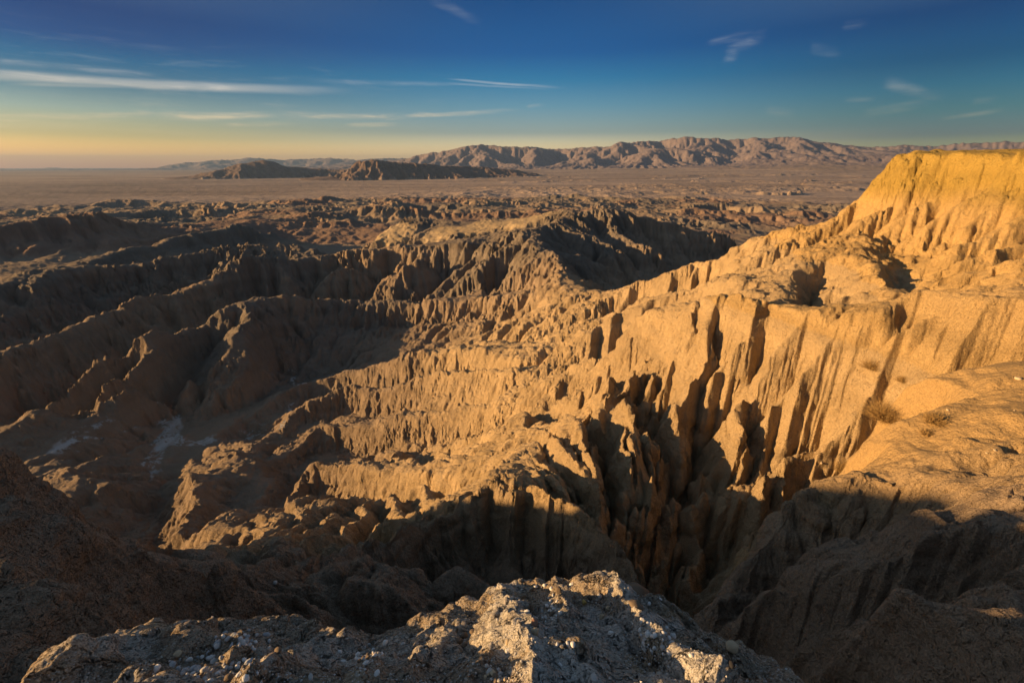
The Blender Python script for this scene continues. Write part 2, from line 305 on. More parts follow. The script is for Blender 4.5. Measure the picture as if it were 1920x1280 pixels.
def solve():
    NT, NR = 640, 0
    prev = None
    for lev in (5, 4, 3, 2, 1, 0):
        nt = NT >> lev; d = 2 * math.pi / nt; nr = int(math.log(R1 / R0) / d) + 1
        it = np.floor((PT[:, 0] + math.pi) / d).astype(int) % nt
        ir = np.clip(np.round((PT[:, 1] - math.log(R0)) / d).astype(int), 0, nr - 1)
        idx = ir * nt + it
        cnt = np.bincount(idx, minlength=nr * nt); s = np.bincount(idx, PT[:, 2], minlength=nr * nt)
        m = (cnt > 0).reshape(nr, nt); v = (s / np.maximum(cnt, 1)).reshape(nr, nt)
        if prev is None: h = np.full((nr, nt), -50.)
        else:
            h = np.repeat(np.repeat(prev, 2, 0), 2, 1)
            h = h[:nr] if h.shape[0] >= nr else np.concatenate([h, np.repeat(h[-1:], nr - h.shape[0], 0)])
        h[m] = v[m]
        par = (np.add.outer(np.arange(nr), np.arange(nt)) % 2).astype(bool)
        mm = [(~m) & par, (~m) & ~par]
        w = 1.6
        for itn in range(160 if lev else 90):
            for k in (0, 1):
                up = np.concatenate([h[:1], h[:-1]]); dn = np.concatenate([h[1:], h[-1:]])
                a = .25 * (up + dn + np.roll(h, 1, 1) + np.roll(h, -1, 1))
                h = np.where(mm[k], h + w * (a - h), h)
        prev = h
    return prev, 2 * math.pi / NT
BASE, BD = solve()
def smooth(h, n):
    for _ in range(n):
        up = np.concatenate([h[:1], h[:-1]]); dn = np.concatenate([h[1:], h[-1:]])
        h = .5 * h + .125 * (up + dn + np.roll(h, 1, 1) + np.roll(h, -1, 1))
    return h
BASE = smooth(BASE, 1)
def cub(t): return ((-.5*t**3 + t**2 - .5*t), (1.5*t**3 - 2.5*t**2 + 1), (-1.5*t**3 + 2*t**2 + .5*t), (.5*t**3 - .5*t**2))
def base(th, lr):
    u = (th + math.pi) / BD - .5; v = (lr - math.log(R0)) / BD
    v = np.clip(v, 1.01, BASE.shape[0] - 3.01)
    iu = np.floor(u).astype(int); iv = np.floor(v).astype(int); fu, fv = u - iu, v - iv
    nt = BASE.shape[1]; r = 0
    cu, cv = cub(fu), cub(fv)
    for a in range(4):
        row = 0
        for b in range(4):
            row = row + cu[b] * BASE[iv + a - 1, (iu + b - 1) % nt]
        r = r + cv[a] * row
    return r

# ------------------------------------------------------------------ noise
def hsh(ix, iy, s):
    h = (ix.astype(np.uint32) * np.uint32(374761393) + iy.astype(np.uint32) * np.uint32(668265263) + np.uint32(s * 974634777 & 0xffffffff))
    h = (h ^ (h >> np.uint32(13))) * np.uint32(1274126177)
    h = (h ^ (h >> np.uint32(16))) * np.uint32(2246822519)
    return h ^ (h >> np.uint32(15))
def h01(h): return h.astype(np.float32) * np.float32(1 / 4294967296.)
def vn(x, y, s):
    fx = np.floor(x); fy = np.floor(y); ix = fx.astype(np.int64); iy = fy.astype(np.int64)
    u = (x - fx).astype(np.float32); v = (y - fy).astype(np.float32)
    u = u*u*u*(u*(u*6-15)+10); v = v*v*v*(v*(v*6-15)+10)
    a = h01(hsh(ix, iy, s)); b = h01(hsh(ix+1, iy, s)); c = h01(hsh(ix, iy+1, s)); d = h01(hsh(ix+1, iy+1, s))
    return ((a*(1-u)+b*u)*(1-v) + (c*(1-u)+d*u)*v) * 2 - 1
def fbm(x, y, s, n=4, g=.5):
    r = 0; a = 1.
    for i in range(n):
        r = r + a * vn(x, y, s + i); x, y = x * 2.03 + 17.3 + y * .13, y * 2.03 - 9.1 - x * .13; a *= g
    return r
def vn3(x, y, z, s):
    fz = np.floor(z); w = (z - fz).astype(np.float32); w = w*w*(3-2*w); iz = fz.astype(np.int64)
    fx = np.floor(x); fy = np.floor(y); ix = fx.astype(np.int64); iy = fy.astype(np.int64)
    u = (x - fx).astype(np.float32); v = (y - fy).astype(np.float32)
    u = u*u*(3-2*u); v = v*v*(3-2*v)
    r = 0
    for k, ww in ((0, 1 - w), (1, w)):
        o = (iz + k) * 7919
        a = h01(hsh(ix, iy + o, s)); b = h01(hsh(ix+1, iy + o, s)); c = h01(hsh(ix, iy+1 + o, s)); d = h01(hsh(ix+1, iy+1 + o, s))
        r = r + ww * ((a*(1-u)+b*u)*(1-v) + (c*(1-u)+d*u)*v)
    return r * 2 - 1
POOL = ThreadPoolExecutor(4)
def par(fn, *arrs):
    """fn over row blocks in threads"""
    n = arrs[0].shape[0]; k = max(1, n // 48); cuts = [(i, min(n, i + k)) for i in range(0, n, k)]
    res = list(POOL.map(lambda c: fn(*[a[c[0]:c[1]] for a in arrs]), cuts))
    if isinstance(res[0], tuple): return tuple(np.concatenate([r[i] for r in res]) for i in range(len(res[0])))
    return np.concatenate(res)
def ss(a, b, x): t = np.clip((x - a) / (b - a), 0, 1); return t * t * (3 - 2 * t)

# ------------------------------------------------------------------ running water: incision + slope collapse on the log-polar grid
def blur(a, r):
    for _ in range(2):
        for ax in (0, 1):
            c = np.cumsum(np.pad(a, [(r + 1, r) if k == ax else (0, 0) for k in (0, 1)]).astype(np.float64), ax)
            a = ((c[2*r+1:] - c[:-2*r-1]) if ax == 0 else (c[:, 2*r+1:] - c[:, :-2*r-1])) / (2 * r + 1)
    return a.astype(np.float32)
NB = [(0,1),(0,-1),(1,0),(-1,0),(1,1),(1,-1),(-1,1),(-1,-1)]
def hydro(h, cell, hard, steps, K, talus, push=4, A=None, rate=.5, pin=None, pinw=.5):
    nr, nt = h.shape; h0 = h.astype(np.float32); pv = None if pin is None else h.reshape(-1)[pin].astype(np.float32); c = cell[:, None].astype(np.float32); h = h.astype(np.float32)
    idx = np.arange(nr * nt).reshape(nr, nt); a0 = (np.ones((nr, nt), np.float32) * c * c).reshape(-1)
    if A is None: A = a0.copy()
    for st in range(steps):
        P = np.pad(h, 1, mode='edge'); best = np.zeros_like(h); rec = idx.copy()
        lo = np.zeros_like(h); sl_in = np.zeros_like(h)
        for dr, dt in NB:
            n = P[1+dr:1+dr+nr, 1+dt:1+dt+nt]; L_ = c * (1 if dr * dt == 0 else 1.4142)
            s = (h - n) / L_; m = s > best; best = np.where(m, s, best); rec = np.where(m, idx + dr * nt + dt, rec)
            if dr * dt == 0:      # material slides down over-steep faces
                lo += np.maximum(s - talus, 0) * c; sl_in += np.maximum(-s - talus, 0) * c
        rec[:, 0] = idx[:, 0]; rec[:, -1] = idx[:, -1]; rec[0] = idx[0]; rec[-1] = idx[-1]
        rf = rec.reshape(-1); ok = (rf != idx.reshape(-1))
        for _ in range(push):
            A = a0 + np.bincount(rf, weights=A * ok, minlength=nr * nt).astype(np.float32)
        hr = h.reshape(-1)[rf].reshape(nr, nt)
        e = K * hard * np.sqrt(np.minimum(A.reshape(nr, nt), (80 * c) ** 2)) * best
        e = np.minimum(e, .8 * np.maximum(h - hr, 0))
        h = h - e - .2 * lo + .2 * sl_in * rate
        if pin is not None and st % 8 == 7:
            for rad, wt in ((7, .5), (2, .6)):
                R = np.zeros(nr * nt, np.float32); W = R.copy(); R[pin] = pv - h.reshape(-1)[pin]; W[pin] = 1
                R = blur(R.reshape(nr, nt), rad); W = blur(W.reshape(nr, nt), rad)
                up = wt * R / (W + 1e-6) * np.minimum(1, W * rad * 2.2)
                h = np.where(up > 0, np.maximum(h, np.minimum(h + up, h0)), h + up * .5)
    return h, A
def warp(X, Y, RG):
    w = np.zeros_like(X); w2 = np.zeros_like(X)
    for lam in (2., 6., 18., 55., 170., 1500.):
        a = ss(6, 14, RG / lam) * (1 - ss(60, 160, RG / lam))
        w += a * .006 * fbm(X / lam, Y / lam, 11, 2); w2 += a * .006 * fbm(X / lam, Y / lam, 31, 2)
    return w, w2
def pins(lr0, d, thm, nr, nt):
    t, l = PIN[:, 0], PIN[:, 1]; r = np.exp(l); w, w2 = warp(r * np.sin(t), r * np.cos(t), r)
    j = np.floor((t - w + thm) / d).astype(int); i = np.floor((l - w2 - lr0) / d).astype(int)
    ok = (i > 1) & (i < nr - 2) & (j > 1) & (j < nt - 2) & (r < 2600)
    return np.unique(i[ok] * nt + j[ok])
def talf(talus, x, y, h, r): return (talus[0] + (talus[1] - talus[0]) * ss(60, 140, r) + 1.2 * ss(-10, -4, h) * (x > 60) * ss(130, 150, r) * (1 - ss(280, 320, r)) + .5 * ss(150, 200, r) * (1 - ss(600, 900, r))).astype(np.float32)
def simulate(r0, r1, thm, dfin, levels, hardfn, init, K, talus):
    h = None; A = None
    for lv, steps in levels:
        d = dfin * 2 ** lv
        nt = int(2 * thm / (dfin * 8)) * (8 >> lv); nr = int(math.log(r1 / r0) / (dfin * 8)) * (8 >> lv)
        th = -thm + (np.arange(nt) + .5) * d; lr = math.log(r0) + (np.arange(nr) + .5) * d
        T_, L_ = np.meshgrid(th, lr); r = np.exp(L_)
        x, y = r * np.sin(T_), r * np.cos(T_)
        b = init(x, y, T_, L_, r)
        if h is None: dl = np.zeros_like(b)
        else:
            u = np.pad(dl, 1, mode='edge'); nr0, nt0 = dl.shape
            # bilinear x2
            q = np.empty((nr0 * 2, nt0 * 2))
            for i in (0, 1):
                for j in (0, 1):
                    ui = u[1:-1] * .75 + (u[2:] if i else u[:-2]) * .25
                    q[i::2, j::2] = ui[:, 1:-1] * .75 + (ui[:, 2:] if j else ui[:, :-2]) * .25
            dl = q
        hd = hardfn(x, y, b, r)
        jit = hd * (h01(hsh((x * 0 + np.arange(nt)[None]).astype(np.int64), (x * 0 + np.arange(nr)[:, None]).astype(np.int64), 5 + lv)) - .5) * d * r * .4
        h = b + dl + jit
        h, A = hydro(h, np.exp(lr) * d, hardfn(x, y, h, r), steps, K * {3: 1.7, 2: 1.4, 1: 1., 0: .6}[lv], talus if np.isscalar(talus) else talf(talus, x, y, b, r), pin=pins(lr0_ := math.log(r0), d, thm, nr, nt))
        dl = h - b
    return dl.astype(np.float64), math.log(r0), d, -thm, np.sqrt(A.reshape(dl.shape)) / (r * d)
def refine(prev, r0, r1, thm, steps, hardfn, init, K, talus):
    fld, lr0, d0, th0, _ = prev; d = d0 / 2
    nt = int(2 * thm / d); nr = int(math.log(r1 / r0) / d)
    th = -thm + (np.arange(nt) + .5) * d; lr = math.log(r0) + (np.arange(nr) + .5) * d
    T_, L_ = np.meshgrid(th, lr); r = np.exp(L_); x, y = r * np.sin(T_), r * np.cos(T_)
    b = init(x, y, T_, L_, r); dl = par(lambda t, l: sample(fld, lr0, d0, th0, t, l), T_, L_)
    jj = np.arange(nt)[None] + 0 * T_.astype(np.int64); ii = np.arange(nr)[:, None] + 0 * T_.astype(np.int64)
    hd = par(hardfn, x, y, b, r)
    h0 = b + dl; h = h0 + hd * (h01(hsh(jj, ii, 77)) - .5) * d * r * .3
    tal = talf(talus, x, y, b, r)
    h, A = hydro(h, np.exp(lr) * d, hd, steps, K * .45, tal, pin=pins(math.log(r0), d, thm, nr, nt))
    return (h - h0).astype(np.float64), math.log(r0), d, -thm, None
def sample(fld, lr0, d, th0, TT, LL):
    u = (TT - th0) / d - .5; v = (LL - lr0) / d - .5
    nr, nt = fld.shape
    inside = (u > 1) & (u < nt - 2.01) & (v > 1) & (v < nr - 2.01)
    u = np.clip(u, 1, nt - 2.01); v = np.clip(v, 1, nr - 2.01); iu = u.astype(int); iv = v.astype(int); fu, fv = u - iu, v - iv
    cu, cv = cub(fu), cub(fv); r = 0
    for a in range(4):
        row = 0
        for b in range(4): row = row + cu[b] * fld[iv + a - 1, iu + b - 1]
        r = r + cv[a] * row
    edge = ss(0, 25, np.minimum(np.minimum(u, nt - 2 - u), np.minimum(v, nr - 2 - v)))
    return r * edge * inside

# ------------------------------------------------------------------ fine log-polar grid
def steps(bounds):
    r = [bounds[0][0]]
    for (a, st), (b, _) in zip(bounds[:-1], bounds[1:]):
        n = max(2, int(math.log(b / a) / (st / Q))); r += list(a * (b / a) ** (np.arange(1, n + 1) / n))
    return np.array(r)
RR = steps([(.5, .02), (1.1, .0024), (7, .0035), (10, .0024), (130, .003), (600, .0042), (3000, .006), (40000, .06), (62000, 0)])
TF = math.radians(62.5)
th_f = np.arange(-TF, TF, .00150 / Q)
th_l = np.radians(np.linspace(-115, -62.7, int(110 * Q)))
th_b = np.radians(np.linspace(-180, -115.5, int(40 * Q)))
th_r = np.radians(np.linspace(63, 179.5, int(90 * Q)))
TH = np.concatenate([th_b, th_l, th_f, th_r])
print('grid', len(RR), len(TH), len(RR) * len(TH) / 1e6, 'M')
LR = np.log(RR)
TT, LL = np.meshgrid(TH, LR); RG = np.exp(LL)
X = RG * np.sin(TT); Y = RG * np.cos(TT)
# ------------------------------------------------------------------ large landforms as one function of place
def xyz(px, py, r):
    th, t = ray(px, py); return (r * math.sin(th), r * math.cos(th), -r * t)
def segd(px, py, pl):
    """distance to polyline and the interpolated third value"""
    best = np.full(px.shape, 1e18); val = np.zeros(px.shape)
    for (x0, y0, v0), (x1, y1, v1) in zip(pl[:-1], pl[1:]):
        dx, dy = x1 - x0, y1 - y0; t = np.clip(((px - x0) * dx + (py - y0) * dy) / (dx*dx + dy*dy + 1e-9), 0, 1)
        d = (px - x0 - t * dx) ** 2 + (py - y0 - t * dy) ** 2
        m = d < best; best = np.where(m, d, best); val = np.where(m, v0 + (v1 - v0) * t, val)
    return np.sqrt(best), val
# (crest line, half width, profile power, landform, r range)
MOUNTS = [
 ([(530,316,8500),(580,314,8500),(630,316,8300),(670,318,8000)], 380, .9, 4, 6000, 10500),
 ([(700,300,17500),(740,287,17500),(800,272,17000),(850,268,16500),(900,265,16500),(960,268,16500),(1010,270,16500),(1060,274,16500),(1100,270,16000),(1130,262,15500),(1180,254,15500),(1230,254,16000),(1310,248,16000),(1360,253,16500),(1440,252,16500),(1500,258,17500),(1560,260,18500),(1620,261,19500),(1700,259,19500),(1800,256,20000),(1920,251,20000),(2200,240,21000)], 3600, 1.15, 1, 10500, 30000),
 ([(1150,285,13800),(1240,272,13500),(1330,278,13500),(1420,276,13600),(1500,285,14200)], 1900, 1.2, 1, 10500, 30000),
 ([(1480,292,11500),(1600,286,12000),(1720,284,12500),(1920,280,12500)], 2200, 1.3, 1, 9000, 30000),
 ([(320,312,33000),(365,293,33000),(430,292,33000),(490,292,33000),(560,293,32000),(590,292,32000),(640,297,30000),(690,294,29000),(760,292,29000)], 7000, 1.1, 2, 20000, 60000),
 ([(600,308,24000),(640,301,23000),(700,296,22000),(760,288,21000)], 4500, 1.1, 2, 16000, 60000),
 ([(60,312,48000),(110,309,48000),(160,311,48000)], 9000, 1., 2, 30000, 80000),
 ([(385,329,8400),(415,312,8300),(440,305,8300),(475,299,8400),(505,300,8500),(535,310,8600)], 640, .75, 3, 6000, 10500),
 ([(545,318,8600),(580,314,8300),(605,322,8200)], 360, .9, 3, 6000, 10500),
 ([(600,316,9800),(680,314,9900),(800,313,10000),(930,318,10200)], 900, 1.1, 5, 6000, 13500),
 ([(640,330,6700),(655,310,6700),(680,299,6700),(710,297,6700),(750,303,6800),(820,309,7000),(880,312,7300),(950,315,7600)], 560, .8, 4, 5000, 10500),
]
# (width, depth, image bearings of the channel line)
CARVES = [
 (2.6, 3, (1195,640),(1200,720),(1205,800),(1208,900)),
 (3, 3.6, (1275,600),(1282,680),(1290,760),(1297,860),(1288,940)),
 (2.6, 3.2, (1395,660),(1400,730),(1410,800),(1414,880)),
 (2.4, 2.8, (1530,650),(1522,720),(1530,800),(1522,860)),
 (3, 2.6, (1167,660),(1165,700),(1150,760),(1143,790),(1160,880),(1190,960)),
 (3.6, 5.5, (1227,627),(1240,690),(1247,740),(1255,800),(1260,870),(1245,950),(1240,1010)),
 (4, 5.5, (1313,577),(1333,643),(1317,710),(1330,777),(1342,850),(1340,920),(1325,1010)),
 (3.2, 5, (1370,600),(1360,700),(1368,800),(1385,880),(1385,940)),
 (4, 5.5, (1440,590),(1465,660),(1470,720),(1490,790),(1487,860)),
 (3, 4.2, (1600,605),(1580,660),(1573,693),(1585,777),(1565,830),(1540,870)),
 (2.5, 3, (1520,600),(1500,660),(1520,700)),
 (4, 5, (1545,500),(1530,520),(1530,555)),
]
# ribs (+) and grooves (-) on the ledge: width, height, line
LEDGE = [
 (.17,.11,(930,1105),(945,1150),(975,1190),(990,1230),(1005,1290)), (.22,.15,(1140,1105),(1175,1150),(1215,1200),(1270,1240),(1345,1295)),
 (.13,.08,(700,1285),(720,1240),(760,1215),(800,1195)), (.12,.07,(300,1262),(330,1220),(385,1180)), (.1,.07,(470,1185),(440,1222),(400,1262)),
 (.15,.09,(545,1170),(590,1178),(640,1205)), (.1,.06,(60,1282),(150,1238),(215,1200)), (.1,.07,(560,1230),(520,1260),(500,1290)), (.12,.07,(1040,1100),(1060,1150),(1050,1190),(1080,1250)),
 (.07,-.07,(1160,1150),(1195,1205),(1240,1245),(1290,1295)), (.06,-.06,(985,1115),(1005,1160),(1000,1200)), (.07,-.06,(880,1180),(860,1205),(885,1215)), (.05,-.05,(620,1180),(560,1225),(500,1240)),
 (.06,-.07,(1245,1125),(1290,1160),(1330,1200),(1400,1240)), (.05,-.05,(700,1200),(660,1250),(640,1290)), (.08,.05,(850,1160),(830,1200),(790,1250),(770,1290))]
RREF = np.exp(np.arange(math.log(.8), math.log(400), .003))
def onsurf(px, py):
    th, t = ray(px, py); z = base(np.full(RREF.shape, th), np.log(RREF)); i = np.argmax(z + RREF * t > 0)
    return RREF[i] * math.sin(th), RREF[i] * math.cos(th), RREF[i]
CV = []
for w_, dp, *pl in CARVES:
    P = [onsurf(*p) for p in pl]; n = len(P)
    CV.append((w_, dp, [(p[0], p[1], min(1, .45 + 1.5 * i / (n - 1))) for i, p in enumerate(P)]))
LG = [(w_, hgt, [(*onsurf(*p)[:2], 1.) for p in pl]) for w_, hgt, *pl in LEDGE]
def plateau(x, y, r):
    m = 0
    for lam, s, th in ((900, 5, .22), (420, 6, .3)):
        m = np.maximum(m, ss(th, th + .25, fbm(x / (lam * 1.6), y / lam, s, 3)))
    rgt = ss(-900, 300, x + y * .02)
    fins = m * ss(2300, 2700, r) * (1 - ss(7500, 9500, r)) * (.25 + .75 * rgt)
    bad = ss(700, 1000, r) * (1 - ss(2150, 2500, r + 250 * fbm(x / 500, y / 500, 8, 3)))
    return fins, bad
def flutes(X, Y, kb, kc):
    h = np.zeros(X.shape)
    wm = ss(1, 13, X) * (1 - ss(34, 46, X)) * ss(39, 46, Y) * (1 - ss(84, 96, Y))
    if wm.max() > 0:
        sx, sy = X - 14, Y - 30; di = np.hypot(sx, sy); an = np.arctan2(sx, sy) + .05 * fbm(X / 9, Y / 9, 401, 3)
        a = vn(an * 8.2, di / 34 + 3, 402); b_ = vn(an * 17, di / 16 + 9, 403)
        h += kb * wm * (7.0 * (np.minimum(np.abs(a) * 2.2, 1) ** .55 - .8) + 3.2 * (np.minimum(np.abs(b_) * 2.2, 1) ** .6 - .7))
    for width, depth, P in CV:
        d0 = np.array([p[:2] for p in P])
        if d0[:, 1].max() + 9 < Y.min() or d0[:, 1].min() - 9 > Y.max(): continue
        sel = np.nonzero((X > d0[:, 0].min() - 9) & (X < d0[:, 0].max() + 9) & (Y > d0[:, 1].min() - 9) & (Y < d0[:, 1].max() + 9))
        if not len(sel[0]): continue
        x, y = X[sel], Y[sel]; w_ = width * (1 if kc == 1 else .62)
        wx = x + width * .3 * fbm(x / width * .7, y / width * .7, 51, 2); wy = y + width * .3 * fbm(x / width * .7, y / width * .7, 52, 2)
        d, v = segd(wx, wy, P); k = np.clip(1 - d / w_, 0, 1)
        h[sel] -= kc * 1.5 * depth * v * k * k * (3 - 2 * k)
    return h
def macro(X, Y, T, LL, RG):
    w, w2 = warp(X, Y, RG)
    h = base(T + w, LL + w2); mid = np.zeros(X.shape, np.uint8)
    r0, r1 = RG.min(), RG.max()
    if r1 > 5000:
        for pl, width, pw, code, rmin, rmax in MOUNTS:
            if r1 < rmin or r0 > rmax: continue
            wx = X + width * .18 * fbm(X / width * 1.3, Y / width * 1.3, 71 + code, 3); wy = Y + width * .18 * fbm(X / width * 1.3, Y / width * 1.3, 91 + code, 3)
            d, z = segd(wx, wy, [xyz(*p) for p in pl]); z = (z + 170) * (1.12 if code < 3 else 1.15) - 170
            k = np.clip(1 - d / width, 0, 1)
            e = h + np.maximum(z - h, 0) * k ** pw * ((RG > rmin) & (RG < rmax))
            mid[(e > h + 1) & (k > .04)] = code; h = np.maximum(h, e)
    if r1 > 500 and r0 < 10000:
        fins, bad = plateau(X, Y, RG); fins = fins * (mid == 0); m2 = np.maximum(fins, bad); q = 0
        for lam, a, s in ((260, 1., 3), (120, .55, 4), (55, .3, 5)):
            n = vn(X / lam + 3.1, Y / (lam * .62), s); q = q + a * (1 - 2 * np.abs(n))
        h = h + m2 * (8 + 13 * q) * ss(500, 900, RG) * (.55 + .45 * bad)
    if r0 < 8:
        k = 1 - ss(5.2, 7.5, RG)
        h = h + k * (.07 * fbm(X / .8, Y / .8, 301, 3) + .05 * (1 - 2 * np.abs(vn(X / .3, Y / .3, 305))) - .035 * np.clip(1 - 7 * np.abs(fbm(X / .7, Y / .7, 309, 3)), 0, 1))
        for w_, hgt, P in LG:
            d, _ = segd(X + .04 * fbm(X / .12, Y / .12, 311, 2), Y + .04 * fbm(X / .12, Y / .12, 312, 2), P); q = np.clip(1 - d / w_, 0, 1)
            h = h + hgt * q * q * (3 - 2 * q) if hgt < 0 else h + hgt * q ** 1.3
    if r0 < 60 and r1 > 5:
        k = ss(5.5, 9, RG) * (1 - ss(44, 58, RG)) * (1 - sand_mask(X, Y))
        if k.max() > 0:
            wx, wy = X + .8 * fbm(X / 3, Y / 3, 701, 2), Y + .8 * fbm(X / 3, Y / 3, 702, 2)
            h = h + k * (1.5 * (np.abs(vn(wx / 3.6, wy / 4.6, 703)) - .25) * (.4 + ss(8, 20, RG)) + .8 * (np.abs(vn(wx / 1.7, wy / 2.2, 704)) - .25) + .3 * (np.abs(vn(wx / .8, wy / .8, 705)) - .25))
    if r0 < 300 and r1 > 20: h = h + flutes(X, Y, 1., 1.)
    return h, mid
def sand_mask(X, Y):
    m = np.zeros(X.shape)
    for cx, cy, r, sx, sy in ((1790, 760, 50, 14, 9), (2000, 720, 56, 22, 11)):
        t, _ = ray(cx, cy); x0, y0 = r * math.sin(t), r * math.cos(t); dx, dy = X - x0, Y - y0
        m = np.maximum(m, 1 - ss(.55, 1.25, np.sqrt((dx / sx) ** 2 + (dy / sy) ** 2) + .22 * fbm(X / 4, Y / 4, 15, 4)))
    return m
def wall_mask(x, y): return ss(6, 14, x) * (1 - ss(34, 44, x)) * ss(40, 50, y) * (1 - ss(88, 100, y))
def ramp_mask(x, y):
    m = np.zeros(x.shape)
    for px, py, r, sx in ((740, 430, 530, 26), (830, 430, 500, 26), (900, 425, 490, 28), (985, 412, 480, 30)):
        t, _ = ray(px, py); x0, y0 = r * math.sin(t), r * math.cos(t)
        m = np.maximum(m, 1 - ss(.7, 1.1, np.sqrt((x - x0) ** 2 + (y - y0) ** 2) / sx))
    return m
def hard_near(x, y, h, r):
    k = .75 + .5 * vn(h / 5. + .1 * fbm(x / 40, y / 40, 2, 2), x * 0 + .5, 61)
    return (k * (1 - .97 * sand_mask(x, y)) * (1 - .97 * ramp_mask(x, y)) * (.55 + .45 * ss(30, 60, r)) * ss(8, 14, r) * (1 - .45 * wall_mask(x, y)) * (1 - .85 * ss(26, 15, np.hypot(x - 9, y - 60))) * (1 - .7 * ss(-12, -3, h) * ss(130, 150, r) + .25 * ss(-50, -34, h) * (1 - ss(-14, -8, h)) * ss(105, 125, r) * (1 - ss(210, 230, r)) * (x > 50)) * (1 - ss(2600, 3000, r))).astype(np.float32)
def hard_far(x, y, h, r):
    fl = base(np.arctan2(x, y), np.log(r))
    return (ss(10, 60, h - fl) * ss(5000, 5400, r) * (.4 + .6 * ss(9500, 11500, r))).astype(np.float32)
import time; t0_ = time.time()
FD = .0034 / Q
SIMN = simulate(7, 3200, math.radians(66), FD, ((3, 150), (2, 130), (1, 90), (0, 60)), hard_near, lambda x, y, t, l, r: par(lambda *a: macro(*a)[0], x, y, t, l, r), .0085, (2.4, 1.15))
print('sim near', time.time() - t0_, SIMN[0].shape)
SIMR = refine(SIMN, 9, 950, math.radians(62.5), int(26), hard_near, lambda x, y, t, l, r: par(lambda *a: macro(*a)[0], x, y, t, l, r), .009, (2.4, 1.15)) if Q >= 1 else None
print('refine', time.time() - t0_)
SIMF = simulate(4600, 60000, math.radians(64), FD, ((3, 60), (2, 80), (1, 60), (0, 30)), hard_far, lambda x, y, t, l, r: par(lambda *a: macro(*a)[0], x, y, t, l, r), .0075, .95)
print('sim far', time.time() - t0_)
SIMG = refine(SIMF, 6000, 27000, math.radians(62.5), 30, hard_far, lambda x, y, t, l, r: par(lambda *a: macro(*a)[0], x, y, t, l, r), .02, (.95, .95)) if Q >= 1 else None
H, MID = par(macro, X, Y, TT, LL, RG)
HB = H + (lambda B_: par(lambda t, l: sample(B_, *SIMN[1:4], t, l), TT, LL))(blur(SIMN[0], 5).astype(np.float64))
if SIMG: H += par(lambda t, l: sample(*SIMG[:4], t, l), TT, LL)
if SIMR: H += par(lambda t, l: sample(*SIMR[:4], t, l), TT, LL)
H += par(lambda t, l: sample(*SIMN[:4], t, l), TT, LL) + par(lambda t, l: sample(*SIMF[:4], t, l), TT, LL)
H += par(lambda x, y, r: flutes(x, y, .3, .25) * (r < 300), X, Y, RG)
def grad(H):
    gr = np.gradient(H, LR, axis=0) / RG; gt = np.gradient(H, TH, axis=1) / RG
    s, c = np.sin(TT), np.cos(TT)
    return gr * s + gt * c, gr * c - gt * s
SAND = par(sand_mask, X, Y); SMO = np.maximum(SAND, .9 * par(ramp_mask, X, Y))
def erode(lam, amp, H, HB, seed):
    near = .055
    rmin, rmax = lam / near, lam / .0055
    if lam > 200: return
    rmin = max(rmin, 7)
    i0, i1 = max(0, np.searchsorted(RR, rmin) - 2), min(len(RR), np.searchsorted(RR, rmax) + 2)
    if i1 - i0 < 4: return
    D = HB[i0:i1]
    gr = np.gradient(D, LR[i0:i1], axis=0) / RG[i0:i1]; gt = np.gradient(D, TH, axis=1) / RG[i0:i1]
    s, c = np.sin(TT[i0:i1]), np.cos(TT[i0:i1])
    gx, gy = gr * s + gt * c, gr * c - gt * s
    def fn(x, y, gx, gy, rg, sand):
        g = np.sqrt(gx * gx + gy * gy) + 1e-6
        dx, dy = (-gy / g).astype(np.float32), (gx / g).astype(np.float32)
        cs = 2.0 * lam
        ux, uy = x / cs, y / cs
        bx, by = np.floor(ux), np.floor(uy); C = 0; S = 0; W = 0
        ibx, iby = bx.astype(np.int64), by.astype(np.int64)
        for a in (-1, 0, 1):
            for b in (-1, 0, 1):
                hh = hsh(ibx + a, iby + b, seed)
                jx = (hh & np.uint32(65535)).astype(np.float32) / 65536; jy = (hh >> np.uint32(16)).astype(np.float32) / 65536
                vx = (ux - bx - a - jx).astype(np.float32); vy = (uy - by - b - jy).astype(np.float32)
                w = np.clip(1 - (vx * vx + vy * vy) * .64, 0, 1) ; w = w * w
                ph = (vx * dx + vy * dy) * np.float32(6.2832 * 2.0)
                C = C + w * np.cos(ph); S = S + w * np.sin(ph); W = W + w
        C = C / (W + 1e-4); S = S / (W + 1e-4); m = np.sqrt(C * C + S * S) + .1
        cc = np.clip(C / m, -1, 1)
        v = 2 * np.sqrt(np.clip((1 - cc) * .5, 0, 1)) - 1          # rounded ribs, sharp creases
        v = v * .9 - cc * .1
        k = ss(.08, .6, g) * (.6 + .4 * np.minimum(g, 1.8)) * (.75 + .5 * fbm(x / lam / 5, y / lam / 5, seed + 7, 2))
        k = k * ss(1, 1.8, rg / lam * near) * (1 - ss(.5, 1, rg / lam * .0055)) * (1 - .93 * sand)
        return (amp * (1 + .9 * ss(230, 330, rg)) * lam * k * (v - .27)).astype(np.float64)
    H[i0:i1] += par(fn, X[i0:i1], Y[i0:i1], gx, gy, RG[i0:i1], SMO[i0:i1])
lam = 2600.; sd_ = 100
while lam > .12:
    erode(lam, .11, H, HB, sd_); lam /= 1.9; sd_ += 1

